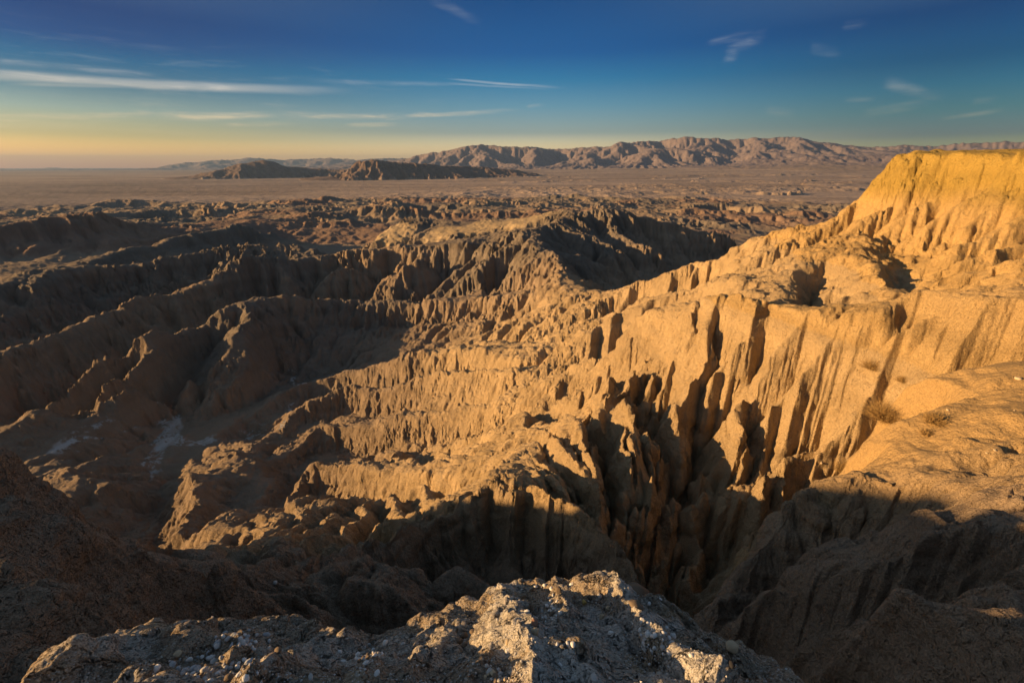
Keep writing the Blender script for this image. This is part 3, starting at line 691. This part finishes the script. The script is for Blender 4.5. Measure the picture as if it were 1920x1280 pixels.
# ------------------------------------------------------------------ small lumps along the surface normal
gx, gy = grad(HB)
nl = 1 / np.sqrt(1 + gx * gx + gy * gy); NX, NY, NZ = -gx * nl, -gy * nl, nl
def lump(x, y, z, r, sand):
    d = np.zeros(x.shape)
    for lam, s in ((4.2, 1), (1.9, 2), (.85, 3), (.38, 4), (.17, 5), (.08, 6), (.036, 7), (13., 8), (30., 9)):
        w = ss(5, 9, r / lam) * (1 - ss(70, 140, r / lam))
        if w.max() > 0:
            n = vn3(x / lam, y / lam, z / (lam * .8), s)
            d += w * lam * (.085 if lam < 5 else .022) * (1 + .5 * (r < 7)) * (np.abs(n) * 2.2 - .7 + .4 * n)
    return d * (1 - .35 * sand)
D = par(lump, X, Y, H, RG, SMO) * (1 - ss(1500, 3000, RG))
VX, VY, VZ = X + NX * D, Y + NY * D, H + NZ * D
gx2, gy2 = grad(H + D); SL = np.sqrt(gx2 * gx2 + gy2 * gy2)

def onsurf2(px, py, rmin=1.0):
    th, t = ray(px, py); j = int(np.argmin(np.abs(TH - th))); zz = VZ[:, j]; rr = np.hypot(VX[:, j], VY[:, j])
    ok = (zz + rr * t > 0) & (rr > rmin); i = int(np.argmax(ok)); return float(VX[i, j]), float(VY[i, j]), float(VZ[i, j])
# ------------------------------------------------------------------ rock colours (by bed and place; dim light painted into the mud hills)
def mixc(c, d, t): return c * (1 - t[..., None]) + np.array(d) * t[..., None]
WASH = [([onsurf2(px, py)[:2] + (1.,) for px, py in pl], wd) for wd, pl in ((8, ((120,838),(190,815),(250,792),(300,775),(325,785),(328,805),(305,825))), (5, ((305,825),(298,850),(290,880),(288,905))), (7, ((315,828),(360,832),(420,826),(480,815),(520,800))), (4, ((520,800),(560,760),(600,722),(650,700))), (3.5, ((545,690),(548,712),(575,722),(620,705)))) ]
def colour(x, y, z, r, th, sl, sand, mid):
    z2 = z + 2.5 * fbm(x / 60, y / 60, 41, 3) + .05 * x
    c = np.ones(x.shape + (3,)) * np.array((.32, .24, .17))
    # beds
    b = .5 + .5 * vn(z2 / 3.1, z2 * 0 + .5, 61); b2 = .5 + .5 * vn(z2 / .8, z2 * 0 + .5, 62)
    # gold sandstone of the mesa, tan near wall
    c = mixc(c, (.53, .355, .155), ss(60, 90, x * .9 + .05 * y + 10 * fbm(x/40, y/40, 5, 2)) * (1 - ss(250, 320, r)))
    c = mixc(c, (.48, .325, .085), ss(-12, -4, z + 2 * fbm(x/15, y/15, 6, 3)) * ss(120, 150, r) * (1 - ss(300, 400, r)))
    c = mixc(c, (.50, .345, .165), ss(-45, -30, z) * (1 - ss(45, 110, x)) * (x > 0) * ss(30, 50, r) * (1 - ss(200, 260, r)))
    c = mixc(c, (.50, .365, .21), ss(-75, 0, x + 12 * fbm(x / 30, y / 30, 9, 2)) * ss(35, 50, r) * (1 - ss(210, 300, r)) * (z < -25) * .9)
    # grey mud hills to the left / behind, their dim light also painted in as darkening
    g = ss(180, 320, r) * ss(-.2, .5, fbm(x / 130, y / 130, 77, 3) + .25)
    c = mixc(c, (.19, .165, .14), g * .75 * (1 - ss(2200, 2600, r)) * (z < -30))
    c = mixc(c, (.27, .165, .12), .6 * ss(.15, .5, fbm(x / 260 + 3, y / 160, 78, 3)) * ss(500, 800, r) * (1 - ss(6500, 8000, r)))
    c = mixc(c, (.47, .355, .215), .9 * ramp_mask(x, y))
    bd = .74 + .34 * b + .18 * b2; wt = ((1 - sand) * ss(8, 14, r) * (1 - ss(1500, 2600, r)) * ss(.15, .5, sl))[..., None]
    c = c * (1 + (bd - 1)[..., None] * wt)
    # sand
    c = mixc(c, (.40, .265, .12), sand * .85)
    # pale dry wash
    if r.max() > 180 and r.min() < 320:
        dw = 1e9 + 0 * x
        for P, wd in WASH: dw = np.minimum(dw, segd(x + 2 * fbm(x / 9, y / 9, 21, 3), y + 2 * fbm(x / 9, y / 9, 22, 3), P)[0] / (wd * .62))
        c = mixc(c, (.60, .57, .54), (1 - ss(.75, 1.05, dw)) * (1 - ss(.25, .5, sl)) * (.8 + .3 * fbm(x / 3, y / 12, 23, 3)).clip(0, 1))
    # ledge: grey brown crust with chalky patches
    if r.min() < 9:
        kk = 1 - ss(5.5, 8, r); n = fbm(x / .5, y / .5, 501, 4)
        c = mixc(c, (.38, .305, .23), kk); c = mixc(c, (.45, .35, .24), kk * ss(0, .5, n) * .8)
        dl = np.minimum(segd(x, y, LG[1][2])[0], segd(x, y, LG[0][2])[0] * 1.6)
        c = mixc(c, (.60, .56, .51), kk * np.clip(ss(.30, .06, dl + .26 * fbm(x / .16, y / .16, 502, 4)) * 1.0 + ss(.42, .7, fbm(x / .6 + 4, y / .6, 503, 4)) * .6, 0, 1) * .9)
    # plain
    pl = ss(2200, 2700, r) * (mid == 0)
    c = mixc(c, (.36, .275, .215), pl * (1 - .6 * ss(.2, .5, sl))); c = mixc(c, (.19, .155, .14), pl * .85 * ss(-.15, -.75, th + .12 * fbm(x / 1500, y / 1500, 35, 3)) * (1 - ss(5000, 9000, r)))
    c = c * (1 + pl * .22 * fbm(x / 900, y / 260, 33, 5))[..., None]
    mm = ss(8500, 12000, r) * (mid > 0)
    c = mixc(c, (.225, .18, .178), mm)
    c = mixc(c, (.17, .12, .10), (mid == 3).astype(float) * .85); c = mixc(c, (.16, .11, .09), (mid == 4).astype(float) * .85)
    return np.clip(c, .01, .9)
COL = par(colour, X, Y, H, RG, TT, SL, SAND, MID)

# ------------------------------------------------------------------ materials
def rock_mat(name, near=True):
    m = bpy.data.materials.new(name); m.use_nodes = True; nt = m.node_tree; n = nt.nodes; l = nt.links
    b = n['Principled BSDF']; b.inputs['Roughness'].default_value = .95
    b.inputs['Specular IOR Level'].default_value = .15
    at = n.new('ShaderNodeAttribute'); at.attribute_name = 'rock'
    geo = n.new('ShaderNodeNewGeometry')
    mixn = n.new('ShaderNodeMix'); mixn.data_type = 'RGBA'; mixn.blend_type = 'MULTIPLY'; mixn.inputs[0].default_value = 1
    l.new(at.outputs['Color'], mixn.inputs[6])
    t1 = n.new('ShaderNodeTexNoise'); t1.inputs['Scale'].default_value = 9. if near else .02; t1.inputs['Detail'].default_value = 8; t1.inputs['Roughness'].default_value = .7
    l.new(geo.outputs['Position'], t1.inputs['Vector'])
    cr = n.new('ShaderNodeMapRange'); cr.inputs[1].default_value = .3; cr.inputs[2].default_value = .7; cr.inputs[3].default_value = .72; cr.inputs[4].default_value = 1.25
    l.new(t1.outputs[0], cr.inputs[0]); l.new(cr.outputs[0], mixn.inputs[7]); l.new(mixn.outputs[2], b.inputs['Base Color'])
    t2 = n.new('ShaderNodeTexNoise'); t2.inputs['Scale'].default_value = 14. if near else .01; t2.inputs['Detail'].default_value = 7; t2.inputs['Roughness'].default_value = .65
    l.new(geo.outputs['Position'], t2.inputs['Vector'])
    bp = n.new('ShaderNodeBump'); bp.inputs['Strength'].default_value = .7; bp.inputs['Distance'].default_value = .09 if near else 25
    l.new(t2.outputs[0], bp.inputs['Height'])
    if near:
        prev = None
        for sc_, dist, st_, rg in ((.22, 2.6, .6, .7), (1.1, 1.1, 1., .72), (4.5, .3, 1., .72)):
            t3 = n.new('ShaderNodeTexNoise'); t3.inputs['Scale'].default_value = sc_; t3.inputs['Detail'].default_value = 4; t3.inputs['Roughness'].default_value = rg
            l.new(geo.outputs['Position'], t3.inputs['Vector'])
            b3 = n.new('ShaderNodeBump'); b3.inputs['Strength'].default_value = st_; b3.inputs['Distance'].default_value = dist
            l.new(t3.outputs[0], b3.inputs['Height'])
            sm = n.new('ShaderNodeMath'); sm.operation = 'MULTIPLY'; sm.inputs[1].default_value = st_; l.new(at.outputs['Alpha'], sm.inputs[0]); l.new(sm.outputs[0], b3.inputs['Strength'])
            if prev: l.new(prev, b3.inputs['Normal'])
            prev = b3.outputs[0]
        l.new(prev, bp.inputs['Normal'])
    l.new(bp.outputs[0], b.inputs['Normal'])
    return m
def ledge_mat():
    m = rock_mat('ledge_rock'); nt = m.node_tree; n = nt.nodes; l = nt.links; b = n['Principled BSDF']
    geo = n.new('ShaderNodeNewGeometry'); base_in = b.inputs['Base Color'].links[0].from_socket
    v = n.new('ShaderNodeTexVoronoi'); v.inputs['Scale'].default_value = 130; l.new(geo.outputs['Position'], v.inputs['Vector'])
    sc = n.new('ShaderNodeSeparateColor'); l.new(v.outputs['Color'], sc.inputs[0])
    th = n.new('ShaderNodeMapRange'); th.inputs[1].default_value = .8; th.inputs[2].default_value = .97; th.inputs[4].default_value = .65; l.new(sc.outputs[0], th.inputs[0])
    mx = n.new('ShaderNodeMix'); mx.data_type = 'RGBA'; mx.inputs[7].default_value = (.62, .60, .56, 1); l.new(th.outputs[0], mx.inputs[0]); l.new(base_in, mx.inputs[6])
    th2 = n.new('ShaderNodeMapRange'); th2.inputs[1].default_value = .82; th2.inputs[2].default_value = .98; th2.inputs[4].default_value = .7; l.new(sc.outputs[1], th2.inputs[0])
    mx2 = n.new('ShaderNodeMix'); mx2.data_type = 'RGBA'; mx2.inputs[7].default_value = (.09, .075, .06, 1); l.new(th2.outputs[0], mx2.inputs[0]); l.new(mx.outputs[2], mx2.inputs[6]); l.new(mx2.outputs[2], b.inputs['Base Color'])
    t = n.new('ShaderNodeTexNoise'); t.inputs['Scale'].default_value = 45; t.inputs['Detail'].default_value = 8; t.inputs['Roughness'].default_value = .75; l.new(geo.outputs['Position'], t.inputs['Vector'])
    bp = n.new('ShaderNodeBump'); bp.inputs['Strength'].default_value = .9; bp.inputs['Distance'].default_value = .012; l.new(t.outputs[0], bp.inputs['Height'])
    prev = b.inputs['Normal'].links[0].from_socket; l.new(prev, bp.inputs['Normal'])
    bq = n.new('ShaderNodeBump'); bq.inputs['Strength'].default_value = .6; bq.inputs['Distance'].default_value = .006; bq.invert = True; l.new(v.outputs['Distance'], bq.inputs['Height']); l.new(bp.outputs[0], bq.inputs['Normal']); l.new(bq.outputs[0], b.inputs['Normal'])
    return m
M_ledge = ledge_mat()
M_near = rock_mat('eroded_rock'); M_far = rock_mat('desert_rock', False)

# ------------------------------------------------------------------ mesh objects
NRr, NTt = X.shape
def grid_object(name, facemask, mat, smoothed=True):
    """faces of the polar grid where facemask is true (closed round the full circle)"""
    ii, jj = np.nonzero(facemask)
    j2 = (jj + 1) % NTt
    q = np.stack([ii * NTt + jj, (ii + 1) * NTt + jj, (ii + 1) * NTt + j2, ii * NTt + j2], 1)[:, ::-1]
    used, inv = np.unique(q, return_inverse=True); inv = inv.reshape(-1)
    co = np.stack([VX.reshape(-1)[used], VY.reshape(-1)[used], VZ.reshape(-1)[used]], 1).astype(np.float32)
    me = bpy.data.meshes.new(name); me.vertices.add(len(used)); me.vertices.foreach_set('co', co.reshape(-1))
    me.loops.add(len(inv)); me.loops.foreach_set('vertex_index', inv.astype(np.int32))
    me.polygons.add(len(q)); me.polygons.foreach_set('loop_start', np.arange(0, len(inv), 4, dtype=np.int32))
    me.update(calc_edges=True)
    me.polygons.foreach_set('use_smooth', np.full(len(q), smoothed))
    a = me.attributes.new('rock', 'FLOAT_COLOR', 'POINT')
    cc = np.ones((len(used), 4), np.float32); cc[:, :3] = COL.reshape(-1, 3)[used]; cc[:, 3] = 1 - .45 * SAND.reshape(-1)[used]; a.data.foreach_set('color', cc.reshape(-1))
    me.materials.append(mat)
    o = bpy.data.objects.new(name, me); scene.collection.objects.link(o); o['kind'] = 'structure'
    return o
fr = RG[:-1]; fm = MID[:-1]
cr = np.hypot(VX, VY)[:-1]; sd = SAND[:-1]
ledge_m = fr < 5.2
mesa_m = (fr >= 92) & (fr < 420) & (X[:-1] > 62) 
sand_m = (sd > .5) & (fr < 92)
bad_m = (fr >= 5.2) & (fr < 2600) & ~mesa_m & ~sand_m
grid_object('rock_ledge', ledge_m, M_ledge)
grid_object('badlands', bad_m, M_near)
grid_object('mesa', mesa_m, M_near)
grid_object('sand_shelf', sand_m, M_near)
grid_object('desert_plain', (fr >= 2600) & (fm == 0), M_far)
buttes = {3: ('butte', 'dark rounded butte rising alone from the desert plain, the one farther to the left'), 4: ('butte', 'dark long butte with a steep left end on the desert plain')}
for code, nm in ((1, 'mountain_range'), (2, 'far_mountains'), (3, 'butte'), (4, 'butte'), (5, 'low_hills')):
    mk = (fr >= 2600) & (fm == code)
    if mk.any(): grid_object(nm, mk, M_far)

# ------------------------------------------------------------------ stones on the ledge
import bmesh
def flat_mat(name, col, rough=.9, scale=40):
    m = bpy.data.materials.new(name); m.use_nodes = True; n = m.node_tree.nodes; l = m.node_tree.links; b = n['Principled BSDF']
    b.inputs['Roughness'].default_value = rough; b.inputs['Specular IOR Level'].default_value = .2
    tcn = n.new('ShaderNodeTexCoord'); t = n.new('ShaderNodeTexNoise'); t.inputs['Scale'].default_value = scale; t.inputs['Detail'].default_value = 6
    l.new(tcn.outputs['Object'], t.inputs['Vector']); mx = n.new('ShaderNodeMix'); mx.data_type = 'RGBA'
    mx.inputs[6].default_value = (*[c * .68 for c in col], 1); mx.inputs[7].default_value = (*[min(.9, c * 1.2) for c in col], 1)
    l.new(t.outputs[0], mx.inputs[0]); l.new(mx.outputs[2], b.inputs['Base Color'])
    bp = n.new('ShaderNodeBump'); bp.inputs['Strength'].default_value = .5; bp.inputs['Distance'].default_value = .004; l.new(t.outputs[0], bp.inputs['Height']); l.new(bp.outputs[0], b.inputs['Normal'])
    return m
STM = {'white': flat_mat('white_stone', (.82, .80, .77)), 'grey': flat_mat('grey_stone', (.52, .505, .49)), 'brown': flat_mat('brown_stone', (.19, .145, .105)), 'tan': flat_mat('tan_stone', (.55, .44, .30)),
       'red': flat_mat('reddish_stone', (.30, .17, .12)), 'gold': flat_mat('yellow_stone', (.52, .38, .13)), 'black': flat_mat('black_stone', (.03, .03, .035)), 'blue': flat_mat('blue_grey_stone', (.44, .455, .48))}
random.seed(4)
def stone_mesh(seed, sub=3, flat=.7):
    rnd = random.Random(seed); bm = bmesh.new(); bmesh.ops.create_icosphere(bm, subdivisions=sub, radius=1)
    planes = [(Vector((rnd.gauss(0, 1), rnd.gauss(0, 1), rnd.gauss(0, 1))).normalized(), rnd.uniform(.62, .9)) for _ in range(9)]
    from mathutils import noise
    for v in bm.verts:
        p = v.co.copy()
        for n, d in planes:
            k = p.dot(n)
            if k > d: p -= n * (k - d) * .85
        p *= 1 + .12 * noise.noise(p * 1.7 + Vector((seed, 0, 0))) + .05 * noise.noise(p * 5 + Vector((0, seed, 0)))
        v.co = (p.x, p.y * .85, p.z * flat)
    me = bpy.data.meshes.new('stone'); bm.to_mesh(me); bm.free()
    me.polygons.foreach_set('use_smooth', [True] * len(me.polygons)); return me
VAR = {}
def variant(kind, k, sub=2):
    if (kind, k, sub) not in VAR:
        me = stone_mesh(k * 7 + 1, sub, (.6, .75, .85, .7, .55)[k % 5]); me.materials.append(STM[kind]); VAR[(kind, k, sub)] = me
    return VAR[(kind, k, sub)]
def put(px, py, size, kind, label, group=None, k=None, name='stone', sink=.25, cat='stone'):
    x, y, z = onsurf2(px, py); dist = math.sqrt(x * x + y * y + z * z); rad = size / F * dist * .5 * math.cos(math.atan(math.hypot(px - 960, py - 640) / F)) ** -0 * .8
    o = bpy.data.objects.new(name, variant(kind, random.randrange(5) if k is None else k, 3 if size > 11 else 2)); scene.collection.objects.link(o)
    o.location = (x, y, z + rad * (.55 - sink)); o.scale = (rad * random.uniform(.9, 1.15), rad * random.uniform(.9, 1.1), rad)
    o.rotation_euler = (random.uniform(-.4, .4), random.uniform(-.4, .4), random.uniform(0, 6.28)); o['label'] = label; o['category'] = cat
    if group: o['group'] = group
    return o
BIG = [(1070,1097,14,'white','white stone nearest the top of the central knoll, biggest of the white ones there'), (1004,1101,8,'white','small white pebble near the upper left rim of the knoll'), (1020,1099,9,'white','white pebble between the rim pebble and the large white stone on the knoll'),
 (1047,1109,18,'brown','round brown stone just below the large white stone on the knoll'), (1097,1131,12,'gold','yellow stone catching the sun in the middle of the knoll'), (1124,1119,11,'grey','grey stone at the upper end of the chalky rib'),
 (988,1147,11,'white','white pebble alone on the smooth brown patch left of the knoll centre'), (1003,1170,17,'red','reddish brown stone on the left slope of the knoll'), (1033,1152,14,'brown','brown stone among white crumbs in the middle of the knoll'), (1003,1187,20,'tan','pale tan stone half in the sun below the reddish stone'),
 (1138,1140,12,'tan','tan stone on the crest of the chalky rib'), (1127,1158,13,'tan','tan stone below the crest of the chalky rib'), (1206,1166,13,'white','white stone right of the chalky rib, left one of a close pair'), (1216,1170,11,'white','white stone right of the chalky rib, right one of a close pair'),
 (1224,1196,16,'white','large white stone lying right beside the chalky rib'), (1241,1218,16,'grey','large grey stone right below the large white one beside the rib'), (1249,1230,9,'white','small white pebble touching the large grey stone beside the rib'), (1300,1233,10,'white','white pebble alone on the dark right slope of the knoll'),
 (1218,1133,11,'white','white pebble in front of the dark block on the right shoulder'), (1238,1124,8,'white','tiny white pebble on the right rim of the knoll'), (1370,1246,14,'black','black stone on the right slope of the ledge'), (1146,1188,12,'white','white pebble in the crack left of the chalky rib'),
 (1046,1210,9,'white','white pebble left of the white pair below the knoll centre'), (1073,1210,14,'white','right and larger stone of the white pair below the knoll centre'), (1063,1207,10,'white','left and smaller stone of the white pair below the knoll centre'), (1051,1247,10,'white','white pebble low on the ledge under the white pair'),
 (1115,1272,16,'grey','grey stone at the bottom edge of the view on the knoll'), (936,1162,9,'grey','grey pebble on the far left flank of the knoll'), (948,1222,14,'white','pale stone beside the sunlit left rib'), (1378,1218,24,'tan','flat tan slab on the right slope above the black stone'),
 (453,1198,12,'white','round pale stone in the upper gravel patch, largest there'), (411,1212,13,'white','pale stone at the left edge of the upper gravel patch'), (299,1252,15,'white','pale stone far left near the sunlit rib'), (335,1228,17,'tan','tan stone at the foot of the sunlit rib on the left part of the ledge'),
 (428,1273,17,'brown','dark brown stone low in the large gravel patch'), (437,1262,10,'tan','cream stone just above the dark brown stone in the gravel'), (515,1225,16,'brown','dark brown stone in the hollow right of the gravel patch'), (581,1272,11,'grey','grey stone near the bottom edge between the two gravel patches'),
 (870,1194,16,'brown','dark brown stone in the nest of stones, middle one'), (858,1203,14,'brown','dark brown stone in the nest of stones, leftmost'), (883,1187,14,'brown','dark brown stone in the nest of stones, highest'), (873,1210,14,'brown','dark brown stone in the nest of stones, lowest'),
 (947,1205,12,'tan','tan stone between the nest of stones and the left rib'), (720,1207,12,'white','pale stone right of the middle gravel patch'), (755,1208,10,'grey','grey stone between the middle gravel patch and the nest')]
for px, py, sz, kd, lb in BIG: put(px, py, sz, kd, lb)
# angular blocks on the shoulder
for px, py, sz, kd, lb in ((1195,1112,44,'brown','big brown angular block on the right shoulder of the knoll, upper one'), (1192,1137,34,'brown','brown angular block under the upper block on the right shoulder')):
    b_ = put(px, py, sz, kd, lb, name='rock_block', k=4, sink=.35, cat='rock')
def scatter(n, x0, y0, x1, y1, smin, smax, kinds, label, group):
    for _ in range(n):
        u, v = random.gauss(.5, .23), random.gauss(.5, .23)
        px, py = x0 + (x1 - x0) * min(1, max(0, u)), y0 + (y1 - y0) * min(1, max(0, v))
        put(px, py, (random.uniform(smin, smax) if random.random() < .8 else smax * 1.2) * 1.3, random.choice(kinds), label, group, name='pebble', cat='pebble')
scatter(42, 395, 1182, 505, 1222, 3.5, 8, ('blue', 'grey', 'white', 'blue'), 'small grey pebble in the upper gravel patch left of the knoll', 'pebbles of the upper gravel patch')
scatter(75, 320, 1228, 480, 1280, 3.5, 8.5, ('blue', 'grey', 'white', 'blue', 'brown'), 'small grey pebble in the large lower gravel patch left of the knoll', 'pebbles of the lower gravel patch')
scatter(36, 635, 1205, 730, 1268, 3.5, 8, ('grey', 'white', 'brown'), 'small pale pebble in the middle gravel patch', 'pebbles of the middle gravel patch')
scatter(26, 900, 1245, 950, 1282, 4, 9, ('grey', 'tan', 'brown'), 'small pebble at the bottom edge left of the sunlit rib', 'pebbles below the left rib')
scatter(28, 1015, 1105, 1050, 1180, 3, 7, ('white', 'white', 'grey'), 'white crumb scattered down the middle of the knoll', 'white crumbs on the knoll')
scatter(44, 1185, 1160, 1262, 1250, 3, 8, ('white', 'white', 'grey'), 'white crumb along the right side of the chalky rib', 'white crumbs along the chalky rib')
# grit: nobody could count it
def grit(n):
    vs, fs, cs = [], [], []
    rnd = np.random.default_rng(3)
    base_v = np.array([(1,0,0),(-1,0,0),(0,1,0),(0,-1,0),(0,0,1),(0,0,-1)]); base_f = [(0,2,4),(2,1,4),(1,3,4),(3,0,4),(2,0,5),(1,2,5),(3,1,5),(0,3,5)]
    jm = np.nonzero((TH > -math.radians(61)) & (TH < math.radians(50)))[0]; im = np.nonzero((RR > 1.15) & (RR < 4.2))[0]
    k = 0
    while k < n:
        i, j = int(rnd.choice(im)), int(rnd.choice(jm)); x, y, z = VX[i, j], VY[i, j], VZ[i, j]
        dn = float(fbm(np.array([x / .35]), np.array([y / .35]), 601, 3)[0])
        if rnd.random() > .15 + .85 * max(0, dn * 1.6): continue
        rad = .0022 + .006 * rnd.random() ** 3
        v = base_v * rnd.uniform(.6, 1.2, (6, 1)) * rad; a = rnd.uniform(0, 6.28); c, s_ = math.cos(a), math.sin(a)
        v = np.stack([v[:, 0] * c - v[:, 1] * s_, v[:, 0] * s_ + v[:, 1] * c, v[:, 2] * .7], 1) + (x, y, z + rad * .3)
        vs.append(v); fs += [tuple(q + 6 * k for q in f) for f in base_f]; k += 1
    me = bpy.data.meshes.new('grit'); me.from_pydata(np.concatenate(vs).tolist(), [], fs); me.materials.append(STM['grey'])
    o = bpy.data.objects.new('gravel', me); scene.collection.objects.link(o); o['kind'] = 'stuff'; o['label'] = 'fine grit strewn over the ledge'
grit(9000)

# ------------------------------------------------------------------ dry shrubs on the sandy shelf
twig_m = flat_mat('dry_twigs', (.30, .19, .075)); leaf_m = flat_mat('dry_leaves', (.38, .25, .10))
def shrub(px, py, wpx, hpx, label, seed, n=420):
    rnd = random.Random(seed); x, y, z = onsurf2(px, py); dist = math.sqrt(x*x + y*y + z*z); R_ = wpx / F * dist * .5; Hh = hpx / F * dist
    root = bpy.data.objects.new('dry_shrub', None); scene.collection.objects.link(root); root.location = (x, y, z); root['label'] = label; root['category'] = 'shrub'; root['group'] = 'dry shrubs on the sandy shelf'
    def tubes(cnt, w0, w1, l0, leafy):
        vs, fs = [], []
        for _ in range(cnt):
            a = rnd.uniform(0, 6.28); el = rnd.uniform(.15, 1.35); l = rnd.uniform(.45, 1.0)
            p = Vector((rnd.gauss(0, .12) * R_, rnd.gauss(0, .12) * R_, -.05)); d = Vector((math.cos(a) * math.cos(el) * R_, math.sin(a) * math.cos(el) * R_, math.sin(el) * Hh)) * l
            pts_ = [p + d * t + Vector((rnd.gauss(0, .05), rnd.gauss(0, .05), rnd.gauss(0, .04))) * R_ * t for t in (0, .35, .7, 1)]
            if leafy:
                for q in range(5):
                    t = rnd.uniform(.4, 1); c = p + d * t + Vector((rnd.gauss(0, .07), rnd.gauss(0, .07), rnd.gauss(0, .06))) * R_
                    u = Vector((rnd.gauss(0, 1), rnd.gauss(0, 1), rnd.gauss(0, 1))).normalized() * .05; v = u.orthogonal().normalized() * .025; k = len(vs)
                    vs += [c - u, c + v, c + u, c - v]; fs.append((k, k+1, k+2, k+3))
                continue
            k = len(vs); s1 = d.orthogonal().normalized(); s2 = d.cross(s1).normalized()
            for m_, q in enumerate(pts_):
                w = w0 + (w1 - w0) * m_ / 3
                vs += [q + s1 * w, q - s1 * w * .5 + s2 * w * .87, q - s1 * w * .5 - s2 * w * .87]
            for m_ in range(3):
                for e in range(3): fs.append((k+m_*3+e, k+m_*3+(e+1)%3, k+m_*3+3+(e+1)%3, k+m_*3+3+e))
        return vs, fs
    for nm, mt, (vs, fs) in (('twigs', twig_m, tubes(n, .022, .006, 1, False)), ('leaves', leaf_m, tubes(n, 0, 0, 1, True))):
        me = bpy.data.meshes.new(nm); me.from_pydata([tuple(v) for v in vs], [], fs); me.materials.append(mt)
        o = bpy.data.objects.new(nm, me); scene.collection.objects.link(o); o.parent = root
shrub(1657, 790, 78, 30, 'largest dry brown shrub, in the middle of the sandy shelf', 1, 700)
shrub(1750, 792, 46, 16, 'low dry shrub right of the largest shrub on the sandy shelf', 2, 300)
shrub(1636, 692, 44, 18, 'dry shrub at the upper left corner of the sandy shelf', 3, 300)
shrub(1572, 882, 34, 22, 'dry shrub at the foot of the last flute by the shelf edge', 4, 300)
shrub(1690, 716, 26, 10, 'small dry shrub on bare sand above the largest shrub', 5, 180)
shrub(1735, 815, 22, 9, 'tiny dry shrub just below the low shrub on the shelf', 6, 120)
# stones on the shelf and saddle
for px, py, sz, kd, lb in ((1908,712,9,'tan','pale stone at the far edge of the sandy shelf'), (1776,770,5,'tan','small tan stone on the bare sand of the shelf'), (1900,770,3,'tan','tiny pale stone on the sand near the rim'), (1862,848,6,'tan','pale stone on the rough lip below the sand'), (1850,852,5,'tan','pale stone left beside the other one on the lip'),
    (1022 - 510 + 1, 1095, 11, 'grey', 'grey boulder on the dark saddle left of the knoll'), (1540,870,6,'tan','tan stone by the dark edge of the shelf')):
    put(px, py, sz, kd, lb)

# ------------------------------------------------------------------ haze
hz = bpy.data.meshes.new('haze'); bx = 64000.; zb, zt = -400., 1250.
hz.from_pydata([(sx * bx, sy * bx, z) for z in (zb, zt) for sx, sy in ((-1,-1),(1,-1),(1,1),(-1,1))], [], [(0,3,2,1),(4,5,6,7),(0,1,5,4),(1,2,6,5),(2,3,7,6),(3,0,4,7)])
ho = bpy.data.objects.new('haze', hz); scene.collection.objects.link(ho); ho['kind'] = 'stuff'; ho['label'] = 'thin dusty haze over the desert'
hm = bpy.data.materials.new('haze'); hm.use_nodes = True; n = hm.node_tree.nodes; l = hm.node_tree.links; n.remove(n['Principled BSDF'])
pv = n.new('ShaderNodeVolumePrincipled'); pv.inputs['Color'].default_value = (.26, .40, .66, 1); pv.inputs['Density'].default_value = HAZE; pv.inputs['Anisotropy'].default_value = .2
l.new(pv.outputs[0], n['Material Output'].inputs['Volume']); hz.materials.append(hm)
print('done script', time.time() - t0_)
